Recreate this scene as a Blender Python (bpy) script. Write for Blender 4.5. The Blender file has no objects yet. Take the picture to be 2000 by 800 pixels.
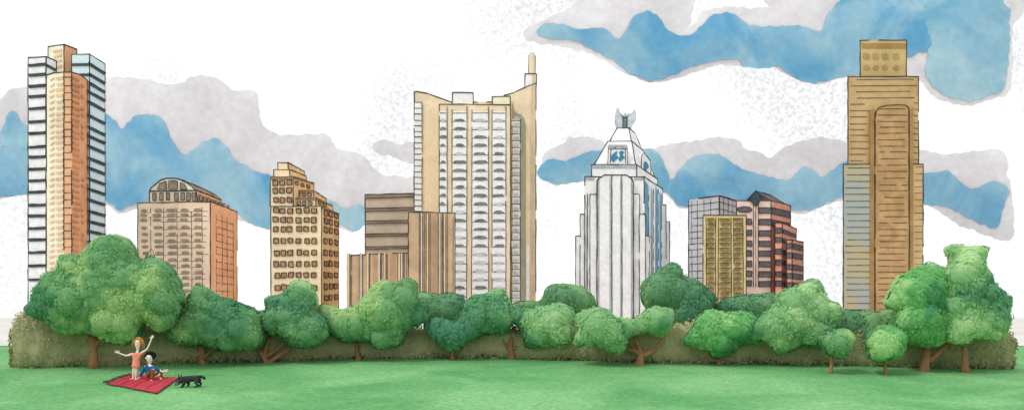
import bpy, bmesh, math, random
from math import radians, sin, cos, pi, sqrt
from mathutils import Vector, noise
from mathutils.geometry import delaunay_2d_cdt
random.seed(11)

# ------------------------------------------------------------------ camera, sky, sun, exposure
FPX, HY, CX, EYE = 1732.05, 620.0, 1000.0, 1.31      # focal in px of a 2000 px wide picture, horizon row
scene = bpy.context.scene
COL = scene.collection
cd = bpy.data.cameras.new('camera'); cam = bpy.data.objects.new('camera', cd); COL.objects.link(cam)
cd.sensor_width = 36; cd.lens = 36*FPX/2000; cd.shift_y = (HY-400)/2000
cd.clip_start = 0.5; cd.clip_end = 20000
cam.location = (0, 0, EYE); cam.rotation_euler = (radians(90), 0, 0)
scene.camera = cam
scene.view_settings.view_transform = 'Standard'; scene.view_settings.look = 'None'
scene.view_settings.exposure = 0; scene.view_settings.gamma = 1
scene.view_settings.use_curve_mapping = False

SUN_EL, SUN_AZ = radians(52), radians(-128)            # azimuth from +y, clockwise
sdir = Vector((sin(SUN_AZ)*cos(SUN_EL), cos(SUN_AZ)*cos(SUN_EL), sin(SUN_EL)))
sl = bpy.data.lights.new('sun', 'SUN'); sl.energy = 1.1; sl.angle = radians(10); sl.color = (1, .97, .92)
so = bpy.data.objects.new('sun', sl); COL.objects.link(so)
so.rotation_euler = sdir.to_track_quat('Z', 'Y').to_euler(); so.location = sdir*200

world = bpy.data.worlds.new('World'); scene.world = world; world.use_nodes = True
nt = world.node_tree; nt.nodes.clear(); N = nt.nodes.new; L = nt.links.new
out = N('ShaderNodeOutputWorld'); bg = N('ShaderNodeBackground'); L(bg.outputs[0], out.inputs[0])
sky = N('ShaderNodeTexSky'); sky.sky_type = 'NISHITA'; sky.sun_disc = False
sky.sun_elevation = SUN_EL; sky.sun_rotation = SUN_AZ
bg.inputs[1].default_value = 0.11
tc = N('ShaderNodeTexCoord')
# high white overcast with faint grey mottling; Nishita blue barely shows through
n1 = N('ShaderNodeTexNoise'); n1.inputs['Scale'].default_value = 4.5; n1.inputs['Detail'].default_value = 2
n2 = N('ShaderNodeTexNoise'); n2.inputs['Scale'].default_value = 240; n2.inputs['Detail'].default_value = 5; n2.inputs['Roughness'].default_value = .75
L(tc.outputs['Generated'], n1.inputs[0]); L(tc.outputs['Generated'], n2.inputs[0])
r1 = N('ShaderNodeMapRange'); r1.inputs[1].default_value = .38; r1.inputs[2].default_value = .62; L(n1.outputs[0], r1.inputs[0])
r2 = N('ShaderNodeMapRange'); r2.inputs[1].default_value = .36; r2.inputs[2].default_value = .62; L(n2.outputs[0], r2.inputs[0])
mu = N('ShaderNodeMath'); mu.operation = 'MULTIPLY'; L(r1.outputs[0], mu.inputs[0]); L(r2.outputs[0], mu.inputs[1])
mc = N('ShaderNodeMix'); mc.data_type = 'RGBA'
mc.inputs[6].default_value = (10.9, 10.9, 11.0, 1); mc.inputs[7].default_value = (6.9, 7.0, 7.0, 1)
L(mu.outputs[0], mc.inputs[0])
mx = N('ShaderNodeMix'); mx.data_type = 'RGBA'; mx.inputs[0].default_value = .97
L(sky.outputs[0], mx.inputs[6]); L(mc.outputs[2], mx.inputs[7]); L(mx.outputs[2], bg.inputs[0])

# ------------------------------------------------------------------ helpers
def lin(c):
    c = c/255.0
    return c/12.92 if c <= .04045 else ((c+.055)/1.055)**2.4
MATS = {}
def wash(name, rgb, k=1.0, amt=.16, scale=.09, grain=1.2, rgb2=None, rough=.9, grain_amt=.06, bump=0, transl=0):
    """matt surface whose own colour is slightly uneven, broad blotches and fine grain"""
    m = bpy.data.materials.new(name); m.use_nodes = True; t = m.node_tree; t.nodes.clear()
    N = t.nodes.new; L = t.links.new
    o = N('ShaderNodeOutputMaterial'); b = N('ShaderNodeBsdfPrincipled')
    b.inputs['Roughness'].default_value = rough; b.inputs['Specular IOR Level'].default_value = .15
    g = N('ShaderNodeNewGeometry')
    a = N('ShaderNodeTexNoise'); a.inputs['Scale'].default_value = scale; a.inputs['Detail'].default_value = 5
    a.inputs['Roughness'].default_value = .55; a.inputs['Distortion'].default_value = .8
    c = N('ShaderNodeTexNoise'); c.inputs['Scale'].default_value = grain; c.inputs['Detail'].default_value = 3
    L(g.outputs['Position'], a.inputs[0]); L(g.outputs['Position'], c.inputs[0])
    base = [min(.92, lin(v)*k) for v in rgb]
    alt = [min(.92, lin(v)*k) for v in rgb2] if rgb2 else [v*(1-amt) for v in base]
    hi = base if rgb2 else [min(.93, v*(1+amt*.5)) for v in base]
    r = N('ShaderNodeMapRange'); r.inputs[1].default_value = .36; r.inputs[2].default_value = .64
    L(a.outputs[0], r.inputs[0])
    mx = N('ShaderNodeMix'); mx.data_type = 'RGBA'; mx.inputs[6].default_value = (*alt, 1); mx.inputs[7].default_value = (*hi, 1)
    L(r.outputs[0], mx.inputs[0])
    r2 = N('ShaderNodeMapRange'); r2.inputs[1].default_value = .3; r2.inputs[2].default_value = .7
    r2.inputs[3].default_value = 1-grain_amt*1.6; r2.inputs[4].default_value = 1+grain_amt
    L(c.outputs[0], r2.inputs[0])
    v = N('ShaderNodeVectorMath'); v.operation = 'SCALE'; L(mx.outputs[2], v.inputs[0]); L(r2.outputs[0], v.inputs['Scale'])
    L(v.outputs[0], b.inputs['Base Color'])
    if bump:
        bp = N('ShaderNodeBump'); bp.inputs['Strength'].default_value = bump; bp.inputs['Distance'].default_value = .1
        L(c.outputs[0], bp.inputs['Height']); L(bp.outputs[0], b.inputs['Normal'])
    if transl:
        tr = N('ShaderNodeBsdfTranslucent'); L(v.outputs[0], tr.inputs[0])
        ms = N('ShaderNodeMixShader'); ms.inputs[0].default_value = transl
        L(b.outputs[0], ms.inputs[1]); L(tr.outputs[0], ms.inputs[2]); L(ms.outputs[0], o.inputs[0])
    else:
        L(b.outputs[0], o.inputs[0])
    MATS[name] = m
    return m

def W(px, py, d): return Vector(((px-CX)/FPX*d, d, EYE+(HY-py)/FPX*d))
def gd(py): return 4.08*FPX/(py-500.0)                       # distance at which the rising lawn shows at row py
def lawn_z(y):
    return EYE-4.08+.06928*y if y < 40 else EYE-4.08+.06928*40
def G(px, py):
    d = gd(py); return Vector(((px-CX)/FPX*d, d, lawn_z(d)))
BASE_Z = lawn_z(40)
def tag(o, label=None, cat=None, group=None, kind=None):
    if label: o['label'] = label
    if cat: o['category'] = cat
    if group: o['group'] = group
    if kind: o['kind'] = kind
    return o
def empty(name, loc, label=None, cat=None, group=None):
    o = bpy.data.objects.new(name, None); COL.objects.link(o); o.location = loc; o.empty_display_size = .5
    return tag(o, label, cat, group)

class MB:
    def __init__(s): s.v = []; s.f = []; s.m = []; s.mats = []
    def mi(s, m):
        if m not in s.mats: s.mats.append(m)
        return s.mats.index(m)
    def add(s, vs, fs, m):
        k = len(s.v); s.v += [tuple(v) for v in vs]; i = s.mi(m)
        for f in fs: s.f.append(tuple(k+a for a in f)); s.m.append(i)
    def build(s, name, parent=None, smooth=False, fix=True):
        org = Vector(parent_world(parent)) if parent else Vector((0, 0, 0))
        me = bpy.data.meshes.new(name)
        me.from_pydata([(a[0]-org.x, a[1]-org.y, a[2]-org.z) for a in s.v], [], s.f)
        for m in s.mats: me.materials.append(MATS[m])
        me.polygons.foreach_set('material_index', s.m)
        if fix:
            bm = bmesh.new(); bm.from_mesh(me); bmesh.ops.recalc_face_normals(bm, faces=bm.faces); bm.to_mesh(me); bm.free()
        if smooth: me.polygons.foreach_set('use_smooth', [True]*len(me.polygons))
        me.update()
        o = bpy.data.objects.new(name, me); COL.objects.link(o)
        if parent: o.parent = parent
        return o
def parent_world(p):
    v = Vector(p.location) if not p.data or 'wo' not in p else Vector(p['wo'])
    q = p.parent
    while q: v = v+Vector(q.location); q = q.parent
    return v

def prism(mb, plan, z0, z1, mat, sides=None, top=None):
    n = len(plan)
    vs = [(p[0], p[1], z0) for p in plan]+[(p[0], p[1], z1) for p in plan]
    for i in range(n):
        j = (i+1) % n
        mb.add([vs[i], vs[j], vs[j+n], vs[i+n]], [(0, 1, 2, 3)], sides[i] if sides and i < len(sides) and sides[i] else mat)
    mb.add(vs[n:], [tuple(range(n))], top or mat); mb.add(vs[:n], [tuple(range(n))], mat)

def ink3(mb, p0, p1, w, seg=None, wob=.35, mat='ink', gaps=0.0):
    """a thin dark trim bar between two points with a slightly uneven line"""
    p0 = Vector(p0); p1 = Vector(p1); d = p1-p0; Ln = d.length
    if Ln < 1e-4: return
    n = max(1, int(Ln/(seg or w*9))); dn = d/Ln
    a = dn.cross(Vector((0, 1, 0)))
    if a.length < .2: a = dn.cross(Vector((1, 0, 0)))
    a.normalize(); b = dn.cross(a).normalized()
    prev = None
    for i in range(n+1):
        q = p0+d*(i/n)+a*random.uniform(-wob, wob)*w*.7
        r = w*.5*random.uniform(.65, 1.2)
        ring = [q+a*r+b*r, q-a*r+b*r, q-a*r-b*r, q+a*r-b*r]
        if prev and not (gaps and 0 < i < n and random.random() < gaps):
            mb.add(prev+ring, [(0, 1, 5, 4), (1, 2, 6, 5), (2, 3, 7, 6), (3, 0, 4, 7), (3, 2, 1, 0), (4, 5, 6, 7)], mat)
        prev = ring

def tube(mb, pts, rads, mat, n=8, cap=True):
    rings = []
    for i, p in enumerate(pts):
        p = Vector(p)
        t = (Vector(pts[min(i+1, len(pts)-1)])-Vector(pts[max(i-1, 0)])).normalized()
        a = t.cross(Vector((0, 1, 0)))
        if a.length < .2: a = t.cross(Vector((1, 0, 0)))
        a.normalize(); b = t.cross(a)
        rings.append([p+(a*cos(2*pi*k/n)+b*sin(2*pi*k/n))*rads[i] for k in range(n)])
    vs = [v for r in rings for v in r]; fs = []
    for i in range(len(rings)-1):
        for k in range(n):
            fs.append((i*n+k, i*n+(k+1) % n, (i+1)*n+(k+1) % n, (i+1)*n+k))
    if cap: fs += [tuple(range(n)), tuple((len(rings)-1)*n+k for k in range(n))]
    mb.add(vs, fs, mat)

def ellip(mb, c, r, mat, nu=12, nv=8, amp=0, fr=1):
    c = Vector(c); r = Vector(r) if hasattr(r, '__len__') else Vector((r, r, r)); vs = []; fs = []
    for i in range(nv+1):
        th = pi*i/nv
        for k in range(nu):
            q = Vector((sin(th)*cos(2*pi*k/nu), sin(th)*sin(2*pi*k/nu), cos(th)))
            s = 1+amp*noise.noise((c+q*r.x)*fr) if amp else 1
            vs.append(c+Vector((q.x*r.x, q.y*r.y, q.z*r.z))*s)
    for i in range(nv):
        for k in range(nu): fs.append((i*nu+k, i*nu+(k+1) % nu, (i+1)*nu+(k+1) % nu, (i+1)*nu+k))
    mb.add(vs, fs, mat)

class Face:
    """vertical wall plane between two plan points; rows/columns are read on the wall itself"""
    def __init__(s, A, B, ref=None):
        s.A = Vector((A[0], A[1])); s.B = Vector((B[0], B[1])); u = (s.B-s.A).normalized()
        n = Vector((u.y, -u.x)); mid = (s.A+s.B)/2
        if n.dot(-mid) < 0: n = -n
        s.n = Vector((n.x, n.y, 0)); s.nn = n; s.ref = ref; s.off = .06
    def depth(s, px):
        q = (px-CX)/FPX                     # point = t*(q,1); (t*q - A.x, t - A.y).n = 0
        return s.A.dot(s.nn)/(q*s.nn.x+s.nn.y)
    def at(s, px, py, off=0):
        t = s.depth(px); tz = s.depth(s.ref) if s.ref is not None else t
        return Vector(((px-CX)/FPX*t, t, EYE+(HY-py)/FPX*tz))+s.n*off
    def poly(s, mb, pts, t1, mat, t0=-.05, rim=None, rim_w=0):
        n = len(pts)
        a = [s.at(x, y, t0) for x, y in pts]; b = [s.at(x, y, t1) for x, y in pts]
        mb.add(a+b, [tuple(range(n, 2*n))]+[(i, (i+1) % n, n+(i+1) % n, n+i) for i in range(n)], mat)
    def rect(s, mb, x0, y0, x1, y1, t, mat, t0=-.05): s.poly(mb, [(x0, y0), (x1, y0), (x1, y1), (x0, y1)], t, mat, t0)
    def line(s, mb, x0, y0, x1, y1, w=1.5, wob=.35, gaps=0.0, mat='ink'):
        p = s.at(x0, y0, s.off); q = s.at(x1, y1, s.off); wm = .85*w/FPX*s.depth((x0+x1)/2)
        ink3(mb, p, q, wm, wob=wob, gaps=gaps, mat=mat)

def box3(mb, xa, xb, xc, d, ytop, yc=None, ya=None, ybot=None, front='ink', right=None, depth=25, inkw=2.0, dk=None, gaps=.04):
    """block with a front wall xa..xb and a right wall xb..xc whose top falls to row yc"""
    right = right or front
    B = Vector(((xb-CX)/FPX*d, d)); da = d*(HY-ytop)/(HY-ya) if ya else d
    A = Vector(((xa-CX)/FPX*da, da))
    if xc is not None:
        dc = d*(HY-ytop)/(HY-yc); C = Vector(((xc-CX)/FPX*dc, dc))
    else:
        n = (A if A.x+B.x > 0 else B).normalized()     # flanks skewed along the view ray, so they stay hidden from the camera
        C = B+n*depth
    if dk: # real depth may be larger than the drawn side
        C = B+(C-B)
    D = A+(C-B)
    z1 = EYE+(HY-ytop)/FPX*d; z0 = EYE+(HY-ybot)/FPX*d if ybot else BASE_Z-.3
    prism(mb, [A, B, C, D], z0, z1, front, [front, right, front, front])
    if inkw:
        w = .88*inkw/FPX*d
        for P in ((A, B, C) if xc is not None else (A, B)):
            ink3(mb, (P.x, P.y, z0), (P.x, P.y, z1), w, gaps=gaps)
        for P, Q in (((A, B), (B, C)) if xc is not None else ((A, B),)):
            ink3(mb, (P.x, P.y, z1), (Q.x, Q.y, z1), w*1.1, gaps=gaps*.4)
    return Face(A, B, xb if ya else None), (Face(B, C, xb) if xc is not None else None), (A, B, C, D, z0, z1)

def blob(cx, cy, w, h, n=10, jit=.16, lens=False):
    pts = []
    for i in range(n):
        a = 2*pi*i/n+.2; k = 1+random.uniform(-jit, jit)
        x = cos(a); y = sin(a)
        if lens: y = y*(abs(y)**.2); x = math.copysign(abs(x)**.7, x)
        pts.append((cx+x*w/2*k, cy+y*h/2*k))
    return pts
def squarish(cx, cy, w, h, j=.12):
    q = [(-1, -1), (1, -1), (1, 1), (-1, 1)]
    return [(cx+x*w/2*(1+random.uniform(-j, j)), cy+y*h/2*(1+random.uniform(-j, j))) for x, y in q]
def window(face, parent, pts, pane, frame=None, fw=1.3, t=.35, name='window', stuff=False, mb=None):
    """a pane standing a little proud, with an inked frame around it"""
    m = mb or MB(); face.poly(m, pts, t, pane)
    if frame:
        n = len(pts)
        for i in range(n):
            x0, y0 = pts[i]; x1, y1 = pts[(i+1) % n]
            p = face.at(x0, y0, t); q = face.at(x1, y1, t)
            ink3(m, p, q, fw/FPX*face.depth(x0), mat=frame, wob=.1)
    if mb is None: return m.build(name, parent)

# ------------------------------------------------------------------ materials
K = 1.0
wash('ink', (70, 68, 67), amt=.3)
wash('ink_soft', (112, 108, 104), amt=.2)
wash('white_wall', (243, 243, 243), amt=.07, scale=.2, grain=.5)
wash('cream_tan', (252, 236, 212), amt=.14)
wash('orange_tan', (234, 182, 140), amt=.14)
wash('orange_deep', (226, 166, 124), amt=.18, scale=.12)  # right-hand core faces: the shaded side's darker orange put into the colour
wash('stroke_tan', (230, 194, 154), amt=.2)
wash('stroke_orange', (202, 140, 100), amt=.2)
wash('band_dark', (74, 86, 92), amt=.35, scale=.3)
wash('pale_blue_wall', (205, 232, 240), rgb2=(226, 236, 238), scale=.05)
wash('beige_pink', (243, 217, 190), amt=.12)
wash('orange_shade_side', (248, 184, 144), amt=.14)  # side wall: its shaded tone painted in as a stronger orange
wash('brown_grey', (162, 144, 126), amt=.25, scale=.4)
wash('vault_brown', (170, 142, 120), amt=.25, scale=.2)
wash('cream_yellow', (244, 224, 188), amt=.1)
wash('ochre', (238, 202, 152), amt=.16, scale=.2)  # right-hand walls: cream front darkened in the colour for the shaded side
wash('cornice_brown', (150, 124, 96), amt=.25, scale=.3)
wash('window_brown', (184, 140, 102), amt=.3, scale=.35)
wash('taupe', (198, 184, 166), amt=.12)
wash('taupe_dark', (150, 136, 122), amt=.2)
wash('umber', (202, 172, 138), amt=.16)
wash('umber_dark', (184, 152, 120), amt=.2)
wash('fin_cream', (222, 198, 156), amt=.1)
wash('fin_white', (224, 216, 206), amt=.1)
wash('sand', (240, 220, 188), amt=.12, scale=.07)
wash('sand_dark', (214, 192, 164), amt=.14)
wash('moss_stone', (172, 168, 142), amt=.14)
wash('balcony_white', (250, 249, 244), amt=.1, scale=.3)
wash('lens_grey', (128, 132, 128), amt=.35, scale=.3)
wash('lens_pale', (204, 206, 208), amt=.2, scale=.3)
wash('deco_white', (247, 248, 250), amt=.1, scale=.12, grain=.5)
wash('deco_grey', (176, 184, 190), amt=.2, scale=.3)
wash('deco_blue', (112, 166, 192), amt=.3, scale=.2)
wash('fin_glass', (204, 216, 222), amt=.2, scale=.5)
wash('clover_blue', (70, 140, 172), amt=.2, scale=.4)
wash('cool_grey', (196, 196, 202), amt=.1)
wash('yellow_wall', (222, 200, 142), amt=.14)
wash('olive_brown', (142, 122, 78), amt=.3, scale=.35)
wash('pink_wall', (238, 208, 196), amt=.12)
wash('brick_red', (240, 170, 146), amt=.2, scale=.15)
wash('slate', (108, 103, 107), amt=.3, scale=.4)
wash('slate_blue', (66, 78, 92), amt=.3, scale=.4)
wash('bronze', (184, 154, 108), rgb2=(206, 178, 130), scale=.06)
wash('bronze_dark', (168, 134, 86), amt=.2)
wash('bronze_bay', (190, 154, 108), amt=.22, scale=.14)
wash('khaki', (184, 172, 138), rgb2=(160, 174, 176), scale=.05)
wash('cap_bronze', (200, 176, 122), amt=.15)
wash('cap_dot', (178, 148, 100), amt=.2)

# ------------------------------------------------------------------ ground
wash('grass', (92, 160, 96), rgb2=(128, 186, 124), scale=.22, grain=7, grain_amt=.16, bump=.35)
wash('pavement', (216, 214, 208), amt=.1, scale=.05)
def sheet(name, rows, xs, dz, mat, lab, cat):
    m = MB(); nx = len(xs)
    vs = [(x, y, lawn_z(max(y, -25))+dz) for y in rows for x in xs]; fs = []
    for j in range(len(rows)-1):
        for i in range(nx-1):
            fs.append((j*nx+i, j*nx+i+1, (j+1)*nx+i+1, (j+1)*nx+i))
    m.add(vs, fs, mat); o = m.build(name, fix=False, smooth=True); tag(o, lab, cat, kind='structure'); return o
sheet('ground', [-400, -25]+[i*2.5 for i in range(-9, 33)]+[120, 400, 9000], [-9000, -600, -150]+[i*5 for i in range(-20, 21)]+[150, 600, 9000], 0, 'grass',
      'mottled green lawn rising gently to the hedge', 'lawn')
sheet('pavement', [41, 75, 300, 1200, 5000], [-4000, -400, 0, 400, 4000], .02, 'pavement', 'pale city paving around the feet of the towers', 'pavement')

# ------------------------------------------------------------------ buildings
SKY = 'buildings of the skyline'
def site(px, d): return ((px-CX)/FPX*d, d+8, BASE_Z)

def tower_striped():
    d = 392
    t = empty('apartment_tower', site(130, d), 'tall tower at far left, white and pale blue striped wings around a tan core', 'tower', SKY)
    m = MB(); fl, rl, _ = box3(m, 55, 90, 110, 402, 111, yc=119, ya=113, front='white_wall', right='white_wall')
    m.build('wing', t)
    fl.off = .5
    ys = [126, 145.5, 167.5, 187.5, 211, 237, 259.5, 286, 306, 329.5, 352, 374.5, 400, 421, 445, 467.5, 492, 518, 545]
    for i, y in enumerate(ys):
        m = MB(); a = random.uniform(-1, 1)
        fl.poly(m, [(57, y-1+a), (89, y-2.5), (91, y+1.5), (86, y+3), (58, y+3.5)], .5, 'band_dark')
        fl.line(m, 56, y-1.5+a, 91, y-2, 1.6)
        if i == 0: rl.poly(m, [(90, y-1), (109, y+2), (109, y+7), (90, y+4)], .5, 'band_dark')
        m.build('dark_band', t)  # one dark bar across each floor of the wing
    m = MB(); fr, rr, _ = box3(m, 140, 175, 205, 406, 106, yc=125, front='pale_blue_wall', right='pale_blue_wall')
    m.build('wing', t)
    rr.off = .5
    ys = [127, 147, 164.5, 182, 202, 228, 251, 268, 288, 311, 330, 351, 371, 392, 414, 434, 453, 474, 496]
    for i, y in enumerate(ys):
        m = MB()
        if i < 2: fr.poly(m, [(141, y-2.5), (175, y-3), (175, y+2), (141, y+2.5)], .5, 'band_dark')
        rr.poly(m, [(169 if i > 2 else 175, y-3), (203.5, y-2), (203.5, y+2.8), (175, y+2)], .5, 'band_dark')
        rr.line(m, 171, y-3, 205, y-2.5, 1.8)
        m.build('dark_band', t)
    # core: three facets
    def p2(px, dd): return ((px-CX)/FPX*dd, dd)
    dA, dB, dC = 392*(HY-141)/(HY-147), 392, 392*(HY-142)/(HY-158)
    plan = [p2(91, dA), p2(107, 392.8), p2(125, dB), p2(140, dB), p2(157, 396), p2(171, dC), p2(165, 425), p2(98, 422)]
    z1 = EYE+(HY-141)/FPX*392
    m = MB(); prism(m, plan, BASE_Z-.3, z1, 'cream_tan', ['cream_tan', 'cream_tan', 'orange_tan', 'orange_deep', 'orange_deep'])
    w = 1.9/FPX*d
    for i in (0, 2, 3, 5): ink3(m, (*plan[i], BASE_Z), (*plan[i], z1), w, gaps=.08)
    for i in range(5): ink3(m, (*plan[i], z1), (*plan[i+1], z1), w*1.2)
    fc = Face(plan[2], plan[3])
    y = 151
    while y < 560:
        if random.random() < .93: fc.line(m, 125.5, y, 139.5, y-.5, 1.5)
        y += random.uniform(13, 17)
    m.build('core', t)
    f1 = Face(plan[0], plan[1], 107); f2 = Face(plan[1], plan[2], 125)
    f3 = Face(plan[3], plan[4], 140); f4 = Face(plan[4], plan[5], 157)
    y = 152; i = 0
    while y < 560:
        m = MB(); x0 = random.uniform(108.5, 112); s = random.uniform(-1, 1)
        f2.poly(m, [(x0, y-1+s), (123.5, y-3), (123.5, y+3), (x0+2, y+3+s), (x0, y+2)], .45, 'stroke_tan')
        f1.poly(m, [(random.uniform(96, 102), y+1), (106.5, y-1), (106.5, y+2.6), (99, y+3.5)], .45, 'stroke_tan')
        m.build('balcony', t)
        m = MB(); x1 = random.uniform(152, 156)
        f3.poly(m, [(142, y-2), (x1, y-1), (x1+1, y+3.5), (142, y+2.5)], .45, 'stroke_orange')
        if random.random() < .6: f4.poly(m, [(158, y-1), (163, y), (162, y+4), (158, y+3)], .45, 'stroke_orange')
        m.build('balcony', t)
        y += random.uniform(10.5, 12.5)
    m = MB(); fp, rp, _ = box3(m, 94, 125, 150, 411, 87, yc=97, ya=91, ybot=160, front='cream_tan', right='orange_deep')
    for y in (97, 107, 117, 128): fp.poly(m, [(104+random.uniform(-2, 3), y), (121, y-2), (121, y+3), (106, y+4)], .4, 'stroke_tan')
    m.build('penthouse', t)

def arched_block():
    d = 430
    t = empty('office_building', site(365, d), 'tan office block with an arched glass crown and an orange side wall', 'building', SKY)
    m = MB(); f, r, (A, B, C, D, z0, z1) = box3(m, 269, 411, 463, d, 393.5, yc=413, ya=396, front='beige_pink', right='orange_shade_side')
    for x in (294, 320, 345.5, 374, 394.5):
        f.line(m, x, 404, x+random.uniform(-1, 2), 575, 1.1, gaps=.12)
    ysr = [409, 418.5, 428, 443, 456, 469, 480, 493, 506, 518, 531, 541.5, 554.5, 567]
    for i, y in enumerate(ysr):
        f.line(m, random.uniform(272, 340), y+4, random.uniform(396, 408), y+3, 1.0, gaps=.1, mat='ink_soft')
    for x in (422, 433.5, 443, 455): r.line(m, x, 416-(x-411)*.12, x+1, 582, 1.1, gaps=.05)
    y = 424
    while y < 590:
        r.line(m, 422, y, 456, y, 1.0, gaps=.1); y += random.uniform(12, 16)
    m.build('wall', t)
    for y in ysr:
        for x, w in ((282, 15), (308, 19), (335, 19), (360, 17), (386, 16)):
            x += (y-409)*.02
            window(f, t, blob(x+random.uniform(-1.5, 1.5), y, w*random.uniform(.8, 1.02), 6.4, lens=True), 'brown_grey')
    # arched crown: profile on a plane just behind the front wall, carried back along the side wall
    fa = Face((A.x, A.y+2), (B.x, B.y+2))
    prof = [(292, 395), (292, 373), (296, 366), (304, 359), (314, 352), (326, 348), (338, 347.5), (350, 349.5), (362, 355), (373, 362), (383, 371), (386, 395)]
    back = (C-B)*.9; bk = Vector((back.x, back.y, 0))
    fr_ = [fa.at(x, y) for x, y in prof]; bb = [p+bk for p in fr_]; n = len(prof)
    m = MB(); m.add(fr_, [tuple(range(n))], 'cream_tan'); m.add(bb, [tuple(range(n))], 'cream_tan')
    for i in range(n-1): m.add([fr_[i], fr_[i+1], bb[i+1], bb[i]], [(0, 1, 2, 3)], 'vault_brown' if 1 <= i < 10 else 'orange_shade_side')
    w = 2.3/FPX*d
    for i in range(n-1): ink3(m, fr_[i], fr_[i+1], w)
    for i in range(1, n-1): ink3(m, bb[i], bb[i+1], w)
    ink3(m, fr_[7], bb[7], w); ink3(m, fr_[10], bb[10], w); ink3(m, fr_[5], bb[5], w)
    for k in (.25, .5, .75):
        for i in range(6, 10): ink3(m, fr_[i]+bk*k, fr_[i+1]+bk*k, w*.9)
    ink3(m, fa.at(292, 373, .2), fa.at(383, 372, .2), w)
    m.build('roof', t)
    for pts in ([(308, 370), (312, 359), (325, 354), (326, 370)], [(330, 370), (330, 353.5), (340, 352.5), (347, 354), (347, 370)], [(353, 370), (353, 356), (361, 360), (366, 370)]):
        window(fa, t, pts, 'brown_grey', 'ink', 1.2)
    for x in (302, 316, 329, 345, 357.5, 368.5, 379): window(fa, t, squarish(x, 384, 7, 15), 'brown_grey', 'ink', 1.0)
    fs = Face((fr_[11].x, fr_[11].y), (bb[11].x, bb[11].y), 386)
    for i in range(8):
        x = 391+i*7.6; window(fs, t, squarish(x, 384, 4.5, 11), 'brown_grey', 'ink', 1.0)

def stepped_block():
    d = 440
    t = empty('office_building', site(595, d), 'cream office block stepping down to the right, small square brown windows', 'building', SKY)
    m = MB(); f, r, (A, B, C, D, z0, z1) = box3(m, 529, 628, 661.5, d, 402.5, yc=418, front='cream_yellow', right='ochre')
    r.rect(m, 628, 401, 661.5, 406, .35, 'cornice_brown')
    m.build('wall', t)
    m = MB(); f2, r2, _ = box3(m, 528, 573, 613, d, 345, yc=357, ybot=402.7, front='cream_yellow', right='ochre')
    f2.rect(m, 528, 345, 573, 350.5, .35, 'cornice_brown'); r2.rect(m, 573, 346, 612, 349, .35, 'cornice_brown')
    m.build('upper_storey', t)
    m = MB(); f3, r3, _ = box3(m, 573.5, 617, 650, d+2, 386.5, yc=401, ybot=402.7, front='cream_yellow', right='ochre')
    f3.rect(m, 573.5, 386.5, 617, 391, .35, 'cornice_brown'); r3.rect(m, 617, 386, 648, 389, .3, 'cornice_brown')
    m.build('terrace', t)
    m = MB(); f4, r4, _ = box3(m, 573.5, 613, 637, d+5, 372, yc=388, ybot=388, front='cream_yellow', right='ochre')
    f4.rect(m, 573.5, 372, 613, 376.5, .35, 'cornice_brown')
    m.build('terrace', t)
    m = MB(); box3(m, 534.5, 566, 598, d+4, 331, yc=344, ybot=345.2, front='cream_yellow', right='ochre')
    m.build('penthouse', t)
    m = MB(); box3(m, 542.5, 563, 595, d+7, 317.5, yc=335, ybot=333, front='cream_yellow', right='ochre')
    m.build('penthouse', t)
    rows = [357, 372.5, 390.5, 411, 429, 447.5, 470, 493, 515, 537, 561, 582]
    for i, y in enumerate(rows):
        for j, x in enumerate((538, 551.5, 565, 584, 599, 613.5)):
            if i < 3 and j > 2: continue
            x += (y-357)*.018*(j < 3)
            window(f if i > 2 else f2, t, squarish(x+random.uniform(-1, 1), y+random.uniform(-.8, .8), 9.5, 10, .16), 'window_brown', 'ink', 1.6)
    for i, y in enumerate([414, 430, 447, 470, 493, 514, 537, 560, 582]):
        for x in (635, 645, 655.5):
            window(r, t, squarish(x+random.uniform(-.8, .8), y-.2*(x-628), 6.5, 10, .16), 'window_brown', 'ink', 1.6)
    for x in (579, 590, 601): window(r2, t, squarish(x, 356, 6, 6, .2), 'window_brown', 'ink', 1.3)
    for x in (583, 594, 605): window(f4, t, squarish(x, 380.5, 7, 6, .2), 'window_brown', 'ink', 1.3)
    for x in (584, 595, 606): window(f3, t, squarish(x, 396.5, 7, 7, .2), 'window_brown', 'ink', 1.3)
    for x in (624, 633): window(r3, t, squarish(x, 393, 6, 6, .2), 'window_brown', 'ink', 1.3)

def banded_block():
    d = 505
    t = empty('office_building', site(762, d), 'grey brown office block with five dark floor bands, behind the fluted brown blocks', 'building', SKY)
    m = MB(); f, r, _ = box3(m, 713, 815, None, d, 377, ya=380, front='taupe', depth=30); f.off = .6
    m.build('wall', t)
    for y, h in ((380.5, 7), (407, 5), (431.5, 4.5), (457, 4), (482, 4)):
        q = MB(); f.poly(q, [(714, y-h/2), (813, y-h/2), (813, y+h/2), (714, y+h/2+1)], .6, 'taupe_dark')
        f.line(q, 713, y-h/2, 814, y-h/2, 1.8); f.line(q, 714, y+h/2+.5, 814, y+h/2, 1.4, gaps=.1)
        q.build('dark_band', t)

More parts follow.
